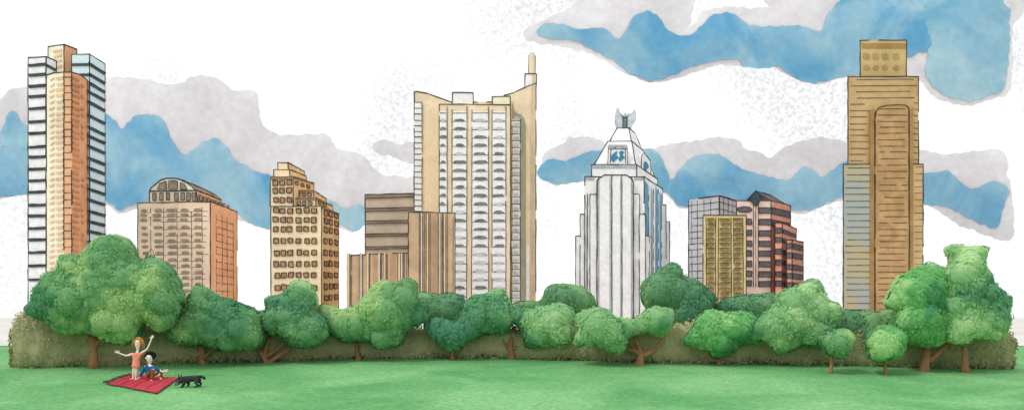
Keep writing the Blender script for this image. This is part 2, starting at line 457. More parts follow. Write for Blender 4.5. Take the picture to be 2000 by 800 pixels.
def fluted(t, x0, x1, d, ytop, fins, lines, darks, ya):
    m = MB(); f, r, _ = box3(m, x0, x1, None, d, ytop, ya=ya, front='umber', depth=22, inkw=2.0)
    f.ref = None; yb = 600
    for x, w in darks: f.rect(m, x, ytop+3, x+w, yb, .2, 'umber_dark')
    for x in lines: f.line(m, x, ytop+1, x+random.uniform(-.6, .6), yb, 1.3, gaps=.03, mat='ink_soft')
    m.build('wall', t)
    for x, w, c in fins:
        q = MB(); f.rect(q, x, ytop+1.5, x+w, yb, .8, c); f.off = .5; f.line(q, x-.8, ytop+1, x-.8, yb, 1.2); f.line(q, x+w+.8, ytop+1, x+w+.8, yb, 1.1, mat='ink_soft')
        q.build('fin', t)
def fluted_low():
    t = empty('office_building', site(738, 412), 'low fluted brown block with cream fins in front of the banded building', 'building', SKY)
    fluted(t, 679, 797.5, 412, 493, [(680, 4, 'fin_cream'), (706, 2, 'fin_white'), (718, 3.5, 'fin_cream'), (741, 2.5, 'fin_white'), (752, 2.5, 'fin_cream'), (780, 3.5, 'fin_cream'), (785.5, 2, 'fin_white')],
           [687, 703, 722, 746, 757, 776, 790, 794], [(698, 5), (728, 7), (762, 10)], 498)
def fluted_high():
    t = empty('office_building', site(843, 400), 'taller fluted brown block with white and cream fins before the sand tower', 'building', SKY)
    fluted(t, 797.5, 889, 400, 415, [(822, 2, 'fin_white'), (833.5, 2.6, 'fin_cream'), (858, 2, 'fin_white'), (867, 2.6, 'fin_cream')],
           [819, 829, 840, 853, 864, 874, 885], [(841, 7), (850, 4)], 414)

def sand_tower():
    d = 470
    t = empty('apartment_tower', site(927, d), 'broad sand coloured tower with sloping parapets, balcony columns and a thin spire', 'tower', SKY)
    dd = d+14
    A = ((808-CX)/FPX*dd, dd); B = ((1047-CX)/FPX*dd, dd); f = Face(A, B)
    prof = [(809, 640), (809, 180), (813, 178.5), (835, 183), (858, 191), (880, 199), (985, 199), (985, 186), (1005, 180), (1026, 170), (1047, 163), (1046.5, 640)]
    m = MB(); a = [f.at(x, y, 0) for x, y in prof]; b = [f.at(x, y, -16) for x, y in prof]; n = len(prof)
    m.add(a+b, [tuple(range(n)), tuple(range(n, 2*n))]+[(i, (i+1) % n, n+(i+1) % n, n+i) for i in range(n)], 'sand')
    w = 2.0/FPX*d
    for i in range(n-1): ink3(m, a[i], a[i+1], w, gaps=.05)
    m.build('slab_wall', t)
    m = MB(); f.poly(m, [(1001, 198), (1003, 215), (1010, 222), (1018, 224), (1023, 230), (1027, 245), (1027, 620), (1017, 620), (1017, 240), (1012, 232), (1000, 231)], .5, 'moss_stone')
    m.build('wall_strip', t)
    m = MB(); f.poly(m, [(1037, 168), (1046, 164), (1045.5, 620), (1036, 620)], .35, 'sand_dark'); m.build('wall_strip', t)
    m = MB(); f.rect(m, 1028, 480, 1033, 620, .3, 'balcony_white'); m.build('wall_strip', t)
    f.off = .65
    m = MB(); f.rect(m, 810, 200, 824, 620, .5, 'balcony_white'); f.line(m, 824.5, 200, 824.5, 600, 1.4, gaps=.04)
    y = 200
    while y < 600: f.line(m, 809, y, 824, y+.3, 1.5, gaps=.02); y += random.uniform(10, 12.5)
    for q in (810, 824): pass
    m.build('balcony_column', t)
    m = MB(); f.rect(m, 1000, 233, 1016, 620, .6, 'balcony_white'); f.line(m, 1000, 233, 1000, 600, 1.5, gaps=.05); f.line(m, 1016, 233, 1016, 600, 1.5, gaps=.05)
    y = 236; k = 0
    while y < 610:
        f.line(m, 999, y, 1015, y, 1.5)
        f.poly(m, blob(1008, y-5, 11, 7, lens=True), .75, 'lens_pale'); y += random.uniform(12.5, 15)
    m.build('balcony_column', t)
    # front bulk
    m = MB(); g, _, _ = box3(m, 858, 997, None, d, 205, ya=203.5, front='sand', depth=24); g.ref = None; g.off = .3
    m.build('wall', t)
    cols = [(857.5, 873), (883, 912), (922, 954), (961, 988)]
    for ci, (x0, x1) in enumerate(cols):
        m = MB(); g.rect(m, x0, 218, x1, 620, .25, 'balcony_white')
        g.line(m, x0, 214, x0+random.uniform(-1, 1), 600, 1.5, gaps=.04); g.line(m, x1, 208, x1+random.uniform(-1, 1), 600, 1.5, gaps=.04)
        y = 221.0
        while y < 605: g.line(m, x0+1.5, y, x1-1.5, y+random.uniform(-.5, .5), 1.3); y += 8.15*2
        m.build('balcony_column', t)
        cw = (x1-x0); y = 231
        while y < 575:
            if not (ci == 0 and y > 400):
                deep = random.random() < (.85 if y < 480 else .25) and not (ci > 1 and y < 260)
                window(g, t, blob((x0+x1)/2+random.uniform(-1, 1), y+4, cw*random.uniform(.58, .86), random.uniform(5.2, 7.6), lens=True), 'lens_grey' if deep else 'lens_pale', t=.6)  # lenses paint the shadow inside the balconies, built as pane slabs
            y += 16.3; k += 1
    m = MB(); h, _, _ = box3(m, 883, 924.5, None, d+5, 181, ybot=206, front='balcony_white', depth=12); m.build('penthouse', t)
    m = MB(); h, _, _ = box3(m, 961.5, 996.5, None, d+5, 188.5, ybot=207, front='cream_tan', depth=12); m.build('penthouse', t)
    m = MB(); h, _, _ = box3(m, 1025, 1048, None, dd+.5, 144.5, ybot=168, front='balcony_white', depth=6); h.rect(m, 1039, 146, 1047, 168, .25, 'sand_dark'); m.build('spire_base', t)
    m = MB(); c = W(1039, 144, dd+3); z2 = W(1039, 104.5, dd+3).z; r = 6.2/FPX*dd
    tube(m, [c, (c.x, c.y, z2-r), (c.x, c.y, z2-r*.3), (c.x, c.y, z2)], [r, r, r*.75, r*.2], 'sand', n=12)
    ink3(m, (c.x-r, c.y-.3, c.z), (c.x-r, c.y-.3, z2-r), w); ink3(m, (c.x+r, c.y-.3, c.z), (c.x+r, c.y-.3, z2-r), w)
    ink3(m, (c.x-r, c.y-.3, z2-r), (c.x-.3*r, c.y-.3, z2), w); ink3(m, (c.x-.3*r, c.y-.3, z2), (c.x+.4*r, c.y-.3, z2), w); ink3(m, (c.x+.4*r, c.y-.3, z2), (c.x+r, c.y-.3, z2-r), w)
    m.build('spire', t)

def deco_tower():
    d = 480
    t = empty('office_tower', site(1210, d), 'white stepped tower with a pointed crown and blue clover windows', 'tower', SKY)
    def part(name, *a, lines=(), **k):
        m = MB(); fc = box3(m, *a, front='deco_white', **k)
        for (x0, y0, x1, y1, w) in lines: fc[0].line(m, x0, y0, x1, y1, w)
        m.build(name, t); return fc
    m = MB(); f, r, (A, B, C, D, z0, z1) = box3(m, 1142, 1258, 1294, d, 345, yc=369, front='deco_white', inkw=2.2)
    for x in (1147, 1153.5, 1163, 1240): f.line(m, x, 378, x, 620, 1.8, gaps=.04)
    f.rect(m, 1142.5, 346, 1161, 352, .2, 'deco_grey'); f.rect(m, 1239, 346, 1257.5, 352, .2, 'deco_grey')
    f.rect(m, 1144, 420, 1147, 620, .2, 'deco_grey')
    m.build('wall', t)
    for x0, x1, y0 in ((1259.5, 1266, 352), (1271, 1275, 358), (1280, 1285, 350), (1288, 1291, 356)):
        q = MB(); r.poly(q, [(x0, y0), (x1, y0+6), (x1, 632), (x0, 632)], .3, 'deco_blue' if x0 != 1271 else 'deco_grey'); r.line(q, x1+1, y0, x1+1, 625, 1.5, gaps=.2)
        q.build('window_strip', t)
    # central bay, chamfered head
    fb = Face((A.x, A.y-2.2), (B.x, B.y-2.2))
    prof = [(1166, 640), (1166, 352), (1170, 348), (1180, 342), (1225, 342), (1232, 347), (1237, 355), (1237, 640)]
    m = MB(); fb.poly(m, prof, 0, 'deco_white', t0=-3)
    pp = [fb.at(x, y, .05) for x, y in prof]
    for i in range(len(pp)-1): ink3(m, pp[i], pp[i+1], 2.2/FPX*d)
    for x in (1195, 1214.5): fb.line(m, x, 343, x, 630, 2.0, gaps=.03); 
    m.build('front_bay', t)
    for x, w in ((1190.5, 3.5), (1211, 3), (1232, 3), (1167.5, 3)):
        q = MB(); fb.rect(q, x, 346, x+w, 632, .25, 'deco_grey'); q.build('window_strip', t)
    part('buttress', 1152, 1166, None, d-1, 379, depth=3, inkw=1.8); part('buttress', 1237, 1249, None, d-1, 379, depth=3, inkw=1.8)
    part('buttress', 1133, 1145, None, d+.8, 418, depth=22, inkw=1.8); part('buttress', 1124, 1134, None, d+2, 460, depth=18, inkw=1.8)
    part('buttress', 1248.5, 1260.5, None, d-1.8, 418, depth=8, inkw=1.8); part('buttress', 1258.5, 1268, 1272, d-.8, 460, yc=463, inkw=1.8)
    dcx = r.depth(1293)
    part('buttress', 1287, 1301, None, dcx+1, 400, depth=8, inkw=1.8); part('buttress', 1296, 1308, None, dcx+4, 432, depth=8, inkw=1.8)
    # ledge
    m = MB(); g, gr, (LA, LB, LC, LD, lz0, lz1) = box3(m, 1155, 1243.5, 1284, d+1.5, 321, yc=350, ybot=345.5, front='deco_white', inkw=2.2)
    g.rect(m, 1155.5, 322, 1243, 329, .25, 'deco_grey'); m.build('ledge', t)
    # frustums about the ledge axis
    ctr = (LA+LB+LC+LD)/4; quad = [LA, LB, LC, LD]
    def frust(name, s0, s1, ya, yb):
        q = MB(); 
        fy = lambda k: (ctr+(quad[0]-ctr)*k).y
        za = lz1 if ya == 321 else W(0, ya, fy(s0)).z; zb = W(0, yb, fy(s1)).z
        lo = [ctr+(p-ctr)*s0 for p in quad]; hi = [ctr+(p-ctr)*s1 for p in quad]
        lo = [Vector((p.x, p.y, za)) for p in lo]; hi = [Vector((p.x, p.y, zb)) for p in hi]
        q.add(lo+hi, [(0, 1, 2, 3), (4, 5, 6, 7), (0, 1, 5, 4), (1, 2, 6, 5), (2, 3, 7, 6), (3, 0, 4, 7)], 'deco_white')
        w = 2.1/FPX*d
        for a, b in ((0, 1), (1, 2)): ink3(q, hi[a], hi[b], w); ink3(q, lo[a], lo[b], w)
        for a in (0, 1, 2): ink3(q, lo[a], hi[a], w)
        q.build(name, t); return lo, hi
    frust('roof', .93, .54, 321, 276); frust('roof', .50, .28, 276.5, 250)
    # front dormer with clover window
    ft = Face((LA.x, LA.y+1.2), (LB.x, LB.y+1.2))
    m = MB(); ft.rect(m, 1188, 283, 1225, 321.3, 0, 'deco_white', t0=-6)
    ft.rect(m, 1188, 283, 1225, 288, .5, 'deco_grey')
    for l in ((1188, 286, 1187, 320), (1225, 286, 1226, 320), (1188, 286, 1203, 289), (1214, 288, 1225, 284), (1190, 291, 1224, 291), (1193, 292, 1192, 318), (1221, 292, 1222, 318)): ft.line(m, *l, 1.6)
    dm = m.build('dormer', t)
    for c in ([(1197, 301), (1201, 297), (1206, 295), (1204, 303), (1208, 308), (1203, 312), (1198, 317), (1194, 313), (1192, 307)], [(1209, 297), (1214, 294), (1219, 297), (1216, 303), (1221, 308), (1216, 311), (1211, 316), (1208, 310), (1211, 304)]):
        q = MB(); ft.poly(q, c, .35, 'clover_blue'); q.build('window', t)
    rt = Face((LB.x-1, LB.y), (LC.x-1, LC.y), 1243.5)
    rt2 = Face(((LB+(ctr-LB)*.1).x, (LB+(ctr-LB)*.1).y), ((LC+(ctr-LC)*.1).x, (LC+(ctr-LC)*.1).y))
    m = MB(); n0 = [(1252, 330), (1253, 303), (1258, 298), (1270, 314), (1271, 341)]
    rt2.poly(m, n0, 0, 'deco_white', t0=-6)
    for i in range(4): rt2.line(m, *n0[i], *n0[i+1], 1.6)
    m.build('dormer', t)
    q = MB(); rt2.poly(q, [(1257, 318), (1261, 315), (1265, 321), (1267, 326), (1263, 330), (1260, 335), (1257, 328)], .35, 'clover_blue'); q.build('window', t)
    # crown
    c3 = Vector((ctr.x, ctr.y, W(0, 250, (ctr+(quad[0]-ctr)*.28).y).z)); u = ctr.y/FPX
    cx0 = CX+ctr.x/ctr.y*FPX
    c3.x -= 4*u; m = MB(); s = 11*u
    vs = [(c3.x+sx*s, c3.y+sy*s*.8, c3.z+zz) for zz in (-2*u, 24*u) for sx, sy in ((-1, -1), (1, -1), (1, 1), (-1, 1))]
    m.add(vs, [(0, 1, 2, 3), (4, 5, 6, 7), (0, 1, 5, 4), (1, 2, 6, 5), (2, 3, 7, 6), (3, 0, 4, 7)], 'deco_grey')
    for a, b in ((0, 4), (1, 5), (4, 5), (0, 1)): ink3(m, vs[a], vs[b], 1.8*u)
    m.build('crown_block', t)
    for sx, tip, hgt in ((-1, -14, 44), (1, 19, 41), (0, 2, 36)):
        q = MB()
        if sx: pr = [(sx*4, 0), (sx*13, 4), (tip+sx*3, 18), (tip+sx*2.5, 32), (tip, hgt), (tip-sx*4, hgt-9), (sx*7, 29), (sx*4, 24)]
        else: pr = [(0, 20), (-2, 30), (3, hgt), (7, 28), (7, 20)]
        for yy in ((-.9, .9) if sx else (.2,)):
            k = [Vector((c3.x+x*u, c3.y+yy*s*1.1-.8, c3.z+z*u)) for x, z in pr]; k2 = [v+Vector((0, 1.4, 0)) for v in k]; n = len(k)
            q.add(k+k2, [tuple(range(n)), tuple(range(n, 2*n))]+[(i, (i+1) % n, n+(i+1) % n, n+i) for i in range(n)], 'fin_glass')
            if yy < 0: ink3(q, k[0], k[-1], 1.7*u); ink3(q, k[-1], k[-1]+Vector((sx*4*u, 0, 6*u)), 1.7*u)
        q.build('crown_fin', t)

def grid_block():
    d = 462
    t = empty('office_building', site(1385, d), 'cool grey glass block with a fine grid, behind the yellow building', 'building', SKY)
    m = MB(); f, r, _ = box3(m, 1345, 1405, 1438, d, 382, yc=392, ya=390, front='cool_grey', inkw=2.4)
    for x in (1351, 1362, 1375, 1388): f.line(m, x, 386, x+1, 600, 1.2, gaps=.03)
    for x in (1413, 1422, 1431): r.line(m, x, 382, x, 600, 1.1, gaps=.03)
    y = 394
    while y < 600: f.line(m, 1345, y, 1405, y, 1.3, gaps=.05); r.line(m, 1405, y, 1437, y, 1.2, gaps=.05); y += random.uniform(11, 15)
    m.build('wall', t)
def yellow_block():
    d = 405
    t = empty('office_building', site(1415, d), 'small yellow block with three columns of brown windows before the grey grid', 'building', SKY)
    m = MB(); f, r, _ = box3(m, 1373, 1457.5, None, d, 420, front='yellow_wall', depth=22, inkw=1.8, gaps=.1)
    for x in (1379, 1397.5, 1403, 1428, 1432.5, 1451): f.line(m, x, 425, x+random.uniform(-1, 1), 590, 1.6, gaps=.03)
    m.build('wall', t)
    f.off = .4; y = 430.0
    while y < 600:
        for x, w in ((1388, 15), (1416, 22), (1441.5, 16)):
            m = MB(); f.poly(m, blob(x+random.uniform(-.7, .7), y, w*random.uniform(.85, 1.05), 7, lens=True), .4, 'olive_brown')
            f.line(m, x-w/2, y-3.5, x+w/2, y-3.5+random.uniform(-.5, .5), 1.4); m.build('window', t)
        y += 9.6
def pink_block():
    d = 442
    t = empty('office_building', site(1500, d), 'pink and brick red block with dark bands, stepping down to the right', 'building', SKY)
    m = MB(); f, r, (A, B, C, D, z0, z1) = box3(m, 1438, 1506, 1544, d, 391.5, yc=401, front='pink_wall', right='brick_red', inkw=2.2)
    for x in (1471.5, 1476, 1481): f.line(m, x, 398, x, 560, 1.4)
    m.build('wall', t)
    m = MB(); f2, r2, _ = box3(m, 1513, 1528, 1555, d-2.5, 435, yc=446.5, front='brick_red', right='brick_red', inkw=2.2); m.build('wing', t)
    m = MB(); f3, r3, _ = box3(m, 1536, 1547, 1568.5, d-5, 468, yc=473, front='brick_red', right='brick_red', inkw=2.2); m.build('wing', t)
    for i, y in enumerate((409, 432.5, 454.5, 475, 494, 514.5, 534, 553)):
        x0 = 1440 if i == 0 else 1458
        window(f, t, blob((x0+1468)/2, y, 1468-x0+2, 11, jit=.08, lens=True) if not i else squarish(1463, y, 10.5, 11, .12), 'slate', 'ink', 1.3)
        window(f, t, squarish(1494, y+(1 if i else 2), 24, 11, .05), 'slate', 'ink', 1.3)
        if i < 2:
            window(r, t, [(1507, y-4), (1543, y-4), (1543, y+8), (1507, y+8)], 'slate', 'ink', 1.3, name='dark_band')
    for i, y in enumerate((450, 468, 491, 512, 535, 553)):
        window(f2, t, squarish(1520.5, y, 12, 10, .08), 'slate', 'ink', 1.3)
        if i == 0 or 1: window(r2, t, [(1529, y-3), (1554, y-2), (1554, y+4), (1529, y+4)], 'slate', 'ink', 1.2, name='dark_band')
    for y in (480, 498, 521, 538, 556):
        window(f3, t, squarish(1541.5, y, 10, 10, .08), 'slate', 'ink', 1.2)
        window(r3, t, [(1548, y-5), (1567.5, y-4), (1567.5, y+5), (1548, y+6)], 'slate', 'ink', 1.2, name='dark_band')
    # dark diamond dormer and the roof behind it
    fd = Face((A.x, A.y-1), (B.x, B.y-1))
    m = MB(); pr = [(1461, 387.5), (1477, 371.5), (1489, 385), (1477.5, 402)]
    fd.poly(m, pr, 0, 'slate_blue', t0=-3)
    for i in range(4): fd.line(m, *pr[i], *pr[(i+1) % 4], 2.2)
    m.build('dormer', t)
    m = MB(); pr = [(1462, 391.6), (1477, 373), (1489, 391.6)]
    fa = [f.at(x, y, -1) for x, y in pr]; bk = Vector((C.x-B.x, C.y-B.y, 0))*.85
    ridge_b = fa[1]+bk; eb = [fa[0]+bk, fa[2]+bk]
    e2 = f.at(1505, 391.4, -1); e2b = e2+bk
    m.add([fa[0], fa[1], fa[2], eb[0], ridge_b, eb[1], e2, e2b], [(0, 1, 4, 3), (1, 6, 7, 4), (0, 6, 1), (3, 4, 7), (0, 3, 7, 6)], 'slate')
    w = 2.2/FPX*d; ink3(m, fa[1], ridge_b, w); ink3(m, ridge_b, e2b, w); ink3(m, fa[1], e2, w*.8)
    m.build('roof', t)

def bronze_tower():
    d = 430
    t = empty('office_tower', site(1725, d), 'bronze brown tower on the right with a tall arched bay and a dotted cap', 'tower', SKY)
    m = MB(); f, _, (A, B, C, D, z0, z1) = box3(m, 1647, 1803, None, d, 320.5, front='khaki', depth=28); 
    f.rect(m, 1709, 322, 1801.5, 630, .1, 'bronze')
    y = 328
    while y < 615: f.line(m, 1650+random.uniform(0, 6), y, 1702+random.uniform(-2, 4), y, 1.2, gaps=.03); f.line(m, 1786, y-2, 1802, y-2, 1.2); y += random.uniform(11.5, 13.5)
    m.build('lower_wall', t)
    m = MB(); f2, _, _ = box3(m, 1656, 1794, None, d+1.5, 149.5, ybot=321, front='bronze', depth=24)
    y = 156
    while y < 318:
        if y < 200: f2.line(m, 1662+random.uniform(-3, 16), y, 1786+random.uniform(-10, 6), y-1, 1.2, gaps=.03)
        else: f2.line(m, 1660, y, 1700+random.uniform(-15, 2), y, 1.2, gaps=.05); f2.line(m, 1784, y-3, 1793, y-2, 1.2)
        y += random.uniform(10.5, 14)
    m.build('upper_wall', t)
    f5 = Face((A.x, A.y-.6), (B.x, B.y-.6))
    m = MB(); prof = [(1709, 640), (1709, 230), (1711, 218), (1717, 210), (1728, 206.5), (1750, 204.5), (1769, 205), (1775, 211), (1776, 640)]
    f5.poly(m, prof, 0, 'bronze_bay', t0=-3)
    for i in range(len(prof)-1): f5.line(m, *prof[i], *prof[i+1], 2.0, gaps=.02)
    y = 213
    while y < 625: f5.line(m, 1714+random.uniform(-1, 5), y, 1770+random.uniform(-4, 3), y+random.uniform(-.6, .6), 1.2, gaps=.03); y += random.uniform(11, 13.5)
    m.build('arched_bay', t)
    for x0, x1, y0 in ((1700, 1708, 215), (1777, 1784, 212)):
        q = MB(); q_ = [(x0, y0), (x1, y0-3), (x1, 632), (x0, 632)]; f5.poly(q, q_, -.15, 'bronze_dark', t0=-2.6); q.build('wall_strip', t)  # darker strips flanking the bay; the left one is painted shade
    m = MB(); f6, _, _ = box3(m, 1680, 1770.5, None, d+4, 79, ybot=150.5, front='cap_bronze', depth=18)
    f6.rect(m, 1683, 85, 1769, 95, .2, 'bronze_dark')
    m.build('penthouse', t)
    for y, c in ((110.5, 'bronze_dark'), (132, 'bronze_dark')):
        for x in (1692, 1710, 1728, 1750): window(f6, t, blob(x, y, 13 if y < 120 else 11, 12 if y < 120 else 9.5, n=12, jit=.14), 'cap_dot')

for fn in (tower_striped, arched_block, stepped_block, banded_block, fluted_low, fluted_high, sand_tower, deco_tower, grid_block, yellow_block, pink_block, bronze_tower): fn()

# ------------------------------------------------------------------ polygon tools
def inside(p, poly):
    x, y = p; c = False; n = len(poly)
    for i in range(n):
        x0, y0 = poly[i]; x1, y1 = poly[(i+1) % n]
        if (y0 > y) != (y1 > y) and x < (x1-x0)*(y-y0)/(y1-y0)+x0: c = not c
    return c
def edist(p, poly):
    x, y = p; b = 1e9; n = len(poly)
    for i in range(n):
        x0, y0 = poly[i]; x1, y1 = poly[(i+1) % n]; dx, dy = x1-x0, y1-y0
        t = max(0, min(1, ((x-x0)*dx+(y-y0)*dy)/(dx*dx+dy*dy+1e-9)))
        b = min(b, (x0+t*dx-x)**2+(y0+t*dy-y)**2)
    return sqrt(b)
def rough_outline(poly, step, amp, fr, seed=0):
    outp = []; n = len(poly); cp = []
    for i in range(n):                    # Catmull-Rom
        p0, p1, p2, p3 = [Vector(poly[(i+k-1) % n]) for k in range(4)]
        m = max(1, int((p2-p1).length/step))
        for j in range(m):
            t = j/m
            q = .5*((2*p1)+(-p0+p2)*t+(2*p0-5*p1+4*p2-p3)*t*t+(-p0+3*p1-3*p2+p3)*t**3)
            cp.append(q)
    for q in cp:
        v = Vector((q.x*fr, q.y*fr, seed))
        outp.append((q.x+noise.noise(v)*amp, q.y+noise.noise(v+Vector((9, 5, 3)))*amp))
    return outp

# ------------------------------------------------------------------ clouds
def vapour(name, rgb, rgb2, scale, soft):
    """cloud skin: uneven colour, and thin ragged vapour where the cloud peters out at its rim"""
    m = wash(name, rgb, rgb2=rgb2, scale=scale, grain=.045, grain_amt=.05, transl=.12); t = m.node_tree; N = t.nodes.new; L = t.links.new
    o = [n for n in t.nodes if n.type == 'OUTPUT_MATERIAL'][0]; src = o.inputs[0].links[0].from_socket
    at = N('ShaderNodeAttribute'); at.attribute_name = 'rim'; g = N('ShaderNodeNewGeometry')
    n = N('ShaderNodeTexNoise'); n.inputs['Scale'].default_value = .012; n.inputs['Detail'].default_value = 6; L(g.outputs['Position'], n.inputs[0])
    ad = N('ShaderNodeMath'); ad.operation = 'MULTIPLY_ADD'; L(n.outputs[0], ad.inputs[0]); ad.inputs[1].default_value = soft; L(at.outputs['Fac'], ad.inputs[2])
    r = N('ShaderNodeMapRange'); r.interpolation_type = 'SMOOTHSTEP'; r.inputs[1].default_value = soft*.45; r.inputs[2].default_value = soft*.45+soft*.4; L(ad.outputs[0], r.inputs[0])
    tr = N('ShaderNodeBsdfTransparent'); mx = N('ShaderNodeMixShader'); L(r.outputs[0], mx.inputs[0]); L(tr.outputs[0], mx.inputs[1]); L(src, mx.inputs[2]); L(mx.outputs[0], o.inputs[0])
vapour('cloud_grey', (214, 211, 214), (234, 232, 234), .0035, .3)
vapour('cloud_blue', (120, 178, 206), (174, 208, 220), .0045, .5)
vapour('cloud_blue_deep', (104, 170, 208), (164, 202, 218), .005, .5)
def pillow(name, parent, poly, d, thick, mat, seed=1, step=9, amp=4.0, hosts=()):
    o2 = rough_outline(poly, 4, amp, .085, seed)
    n = len(o2); pts = [Vector(p) for p in o2]; edges = [(i, (i+1) % n) for i in range(n)]
    xs = [p[0] for p in o2]; ys = [p[1] for p in o2]
    y = min(ys)
    while y < max(ys):
        x = min(xs)
        while x < max(xs):
            q = (x+random.uniform(-2, 2), y+random.uniform(-2, 2))
            if inside(q, o2) and edist(q, o2) > step*.55: pts.append(Vector(q))
            x += step
        y += step
    vo, eo, fo, ov, oe, of = delaunay_2d_cdt(pts, edges, [list(range(n))], 1, 1e-4)
    R = 110.0; rim = []; front = []; back = []
    for v in vo:
        e = edist(v, o2); e = 0 if e < .5 else e
        h = .35+.65*sin(min(1, e/R)*pi/2); h *= 1+.12*noise.noise(Vector((v.x*.015, v.y*.015, seed)))
        # the slab leans so that each point keeps a real depth of its own
        rim.append(min(1, e/14))
        if hosts:                      # the blue part swells a few metres out of the grey body it belongs to
            eh = max([edist(v, q) if inside(v, q) else 0 for q in hosts]); hh = .35+.65*sin(min(1, eh/R)*pi/2)
            hh *= 1+.12*noise.noise(Vector((v.x*.015, v.y*.015, 1)))
            front.append(W(v.x, v.y, d-22*hh-2-3*h)); back.append(W(v.x, v.y, d+6*h))
        else:
            front.append(W(v.x, v.y, d-thick*h)); back.append(W(v.x, v.y, d+thick*h))
    k = len(vo); m = MB()
    m.add(front, [tuple(f) for f in fo], mat); m.add(back, [tuple(reversed(f)) for f in fo], mat)
    bdr = [i for i in range(k) if rim[i] < .04]
    ob = m.build(name, parent, smooth=True, fix=False)
    at = ob.data.attributes.new('rim', 'FLOAT', 'POINT'); at.data.foreach_set('value', rim+rim)
    return ob
def cloud(label, px, py, d, greys, blues):
    t = empty('cloud', W(px, py, d), label, 'cloud', 'clouds over the city')
    for i, g in enumerate(greys): pillow('grey_layer', t, g, d, 22, 'cloud_grey', i+1)
    for i, b in enumerate(blues): pillow('blue_layer', t, b, d, 14, 'cloud_blue' if i != 0 else 'cloud_blue_deep', i+4, hosts=greys)
cloud('large cloud filling the top right of the sky, grey rim around deep blue', 1500, 80, 2600,
      [[(1022, 70), (1030, 52), (1060, 40), (1100, 22), (1140, -5), (1220, -30), (1345, -30), (1350, 40), (1343, 58), (1360, 40), (1375, 20), (1430, 12), (1500, 15), (1515, -30), (1990, -40), (1978, 60), (1978, 120), (1972, 180), (1945, 192), (1900, 205), (1860, 202), (1820, 185), (1790, 155), (1720, 150), (1650, 152), (1590, 165), (1530, 145), (1505, 130), (1440, 130), (1400, 128), (1340, 148), (1275, 162), (1230, 148), (1190, 125), (1140, 100), (1080, 90), (1030, 80)]],
      [[(1048, 66), (1052, 52), (1075, 42), (1105, 50), (1135, 55), (1180, 55), (1205, 74), (1222, 60), (1240, 30), (1268, 22), (1290, 36), (1310, 62), (1345, 68), (1375, 42), (1395, 28), (1430, 24), (1460, 45), (1500, 52), (1560, 50), (1600, 60), (1615, 30), (1640, 0), (1680, -30), (1800, -30), (1820, 50), (1830, 90), (1780, 110), (1700, 140), (1650, 150), (1588, 162), (1545, 150), (1520, 130), (1490, 136), (1450, 130), (1440, 118), (1400, 120), (1350, 133), (1310, 150), (1270, 158), (1225, 140), (1200, 120), (1160, 100), (1115, 80), (1070, 75)],
       [(1805, -35), (1965, -30), (1972, 50), (1970, 110), (1965, 170), (1930, 188), (1900, 196), (1860, 192), (1825, 172), (1806, 140), (1812, 100), (1800, 60)]])
cloud('blue and grey cloud band behind the bronze and white towers', 1500, 340, 2900,
      [[(1060, 310), (1075, 290), (1100, 280), (1110, 268), (1150, 268), (1175, 275), (1190, 285), (1240, 288), (1270, 290), (1300, 282), (1350, 275), (1400, 268), (1440, 272), (1455, 288), (1490, 300), (1505, 310), (1530, 288), (1570, 275), (1600, 268), (1645, 275), (1680, 290), (1750, 290), (1800, 292), (1850, 300), (1895, 295), (1950, 292), (1968, 310), (1968, 340), (1975, 360), (1982, 420), (1978, 465), (1945, 468), (1905, 452), (1870, 438), (1845, 420), (1810, 400), (1760, 395), (1640, 392), (1590, 412), (1560, 416), (1500, 405), (1440, 398), (1340, 408), (1310, 390), (1290, 370), (1240, 350), (1150, 350), (1090, 362), (1060, 345)]],
      [[(1300, 360), (1320, 340), (1340, 315), (1370, 300), (1410, 302), (1440, 325), (1470, 335), (1510, 345), (1540, 350), (1570, 325), (1590, 330), (1610, 345), (1640, 320), (1700, 300), (1800, 335), (1850, 332), (1870, 350), (1900, 368), (1940, 352), (1975, 372), (1958, 410), (1950, 445), (1920, 440), (1890, 425), (1850, 405), (1800, 400), (1740, 398), (1650, 385), (1600, 405), (1560, 412), (1500, 402), (1440, 395), (1345, 405), (1312, 388)],
       [(1046, 335), (1060, 318), (1075, 310), (1110, 312), (1140, 298), (1185, 292), (1215, 300), (1215, 345), (1160, 352), (1100, 360), (1070, 358), (1050, 345)],
       [(1240, 300), (1265, 290), (1288, 300), (1298, 320), (1310, 350), (1300, 378), (1270, 360), (1240, 340)]])
cloud('broad grey and blue cloud on the left running behind the striped tower', 380, 300, 2700,
      [[(-30, 230), (0, 195), (20, 175), (60, 170), (130, 180), (180, 160), (210, 152), (260, 152), (300, 158), (340, 165), (375, 150), (400, 146), (430, 155), (455, 175), (500, 180), (512, 240), (550, 262), (600, 262), (640, 262), (660, 290), (700, 298), (725, 320), (745, 340), (800, 345), (830, 350), (840, 375), (760, 400), (700, 430), (690, 455), (650, 440), (600, 430), (540, 450), (500, 440), (470, 430), (430, 400), (330, 392), (260, 410), (235, 418), (200, 400), (120, 390), (50, 380), (20, 385), (-30, 380)]],
      [[(-30, 300), (0, 285), (25, 278), (50, 285), (90, 290), (150, 270), (200, 225), (225, 235), (238, 250), (260, 228), (290, 222), (320, 235), (335, 270), (360, 300), (400, 275), (430, 272), (460, 310), (500, 335), (530, 345), (545, 400), (540, 440), (510, 445), (480, 430), (430, 395), (330, 385), (260, 400), (230, 412), (200, 390), (120, 385), (40, 382), (10, 385), (-30, 378)],
       [(635, 390), (655, 395), (675, 405), (700, 398), (715, 410), (712, 438), (695, 452), (670, 440), (640, 425)],
       [(8, 240), (22, 217), (40, 235), (55, 250), (60, 290), (5, 285), (0, 262)]])
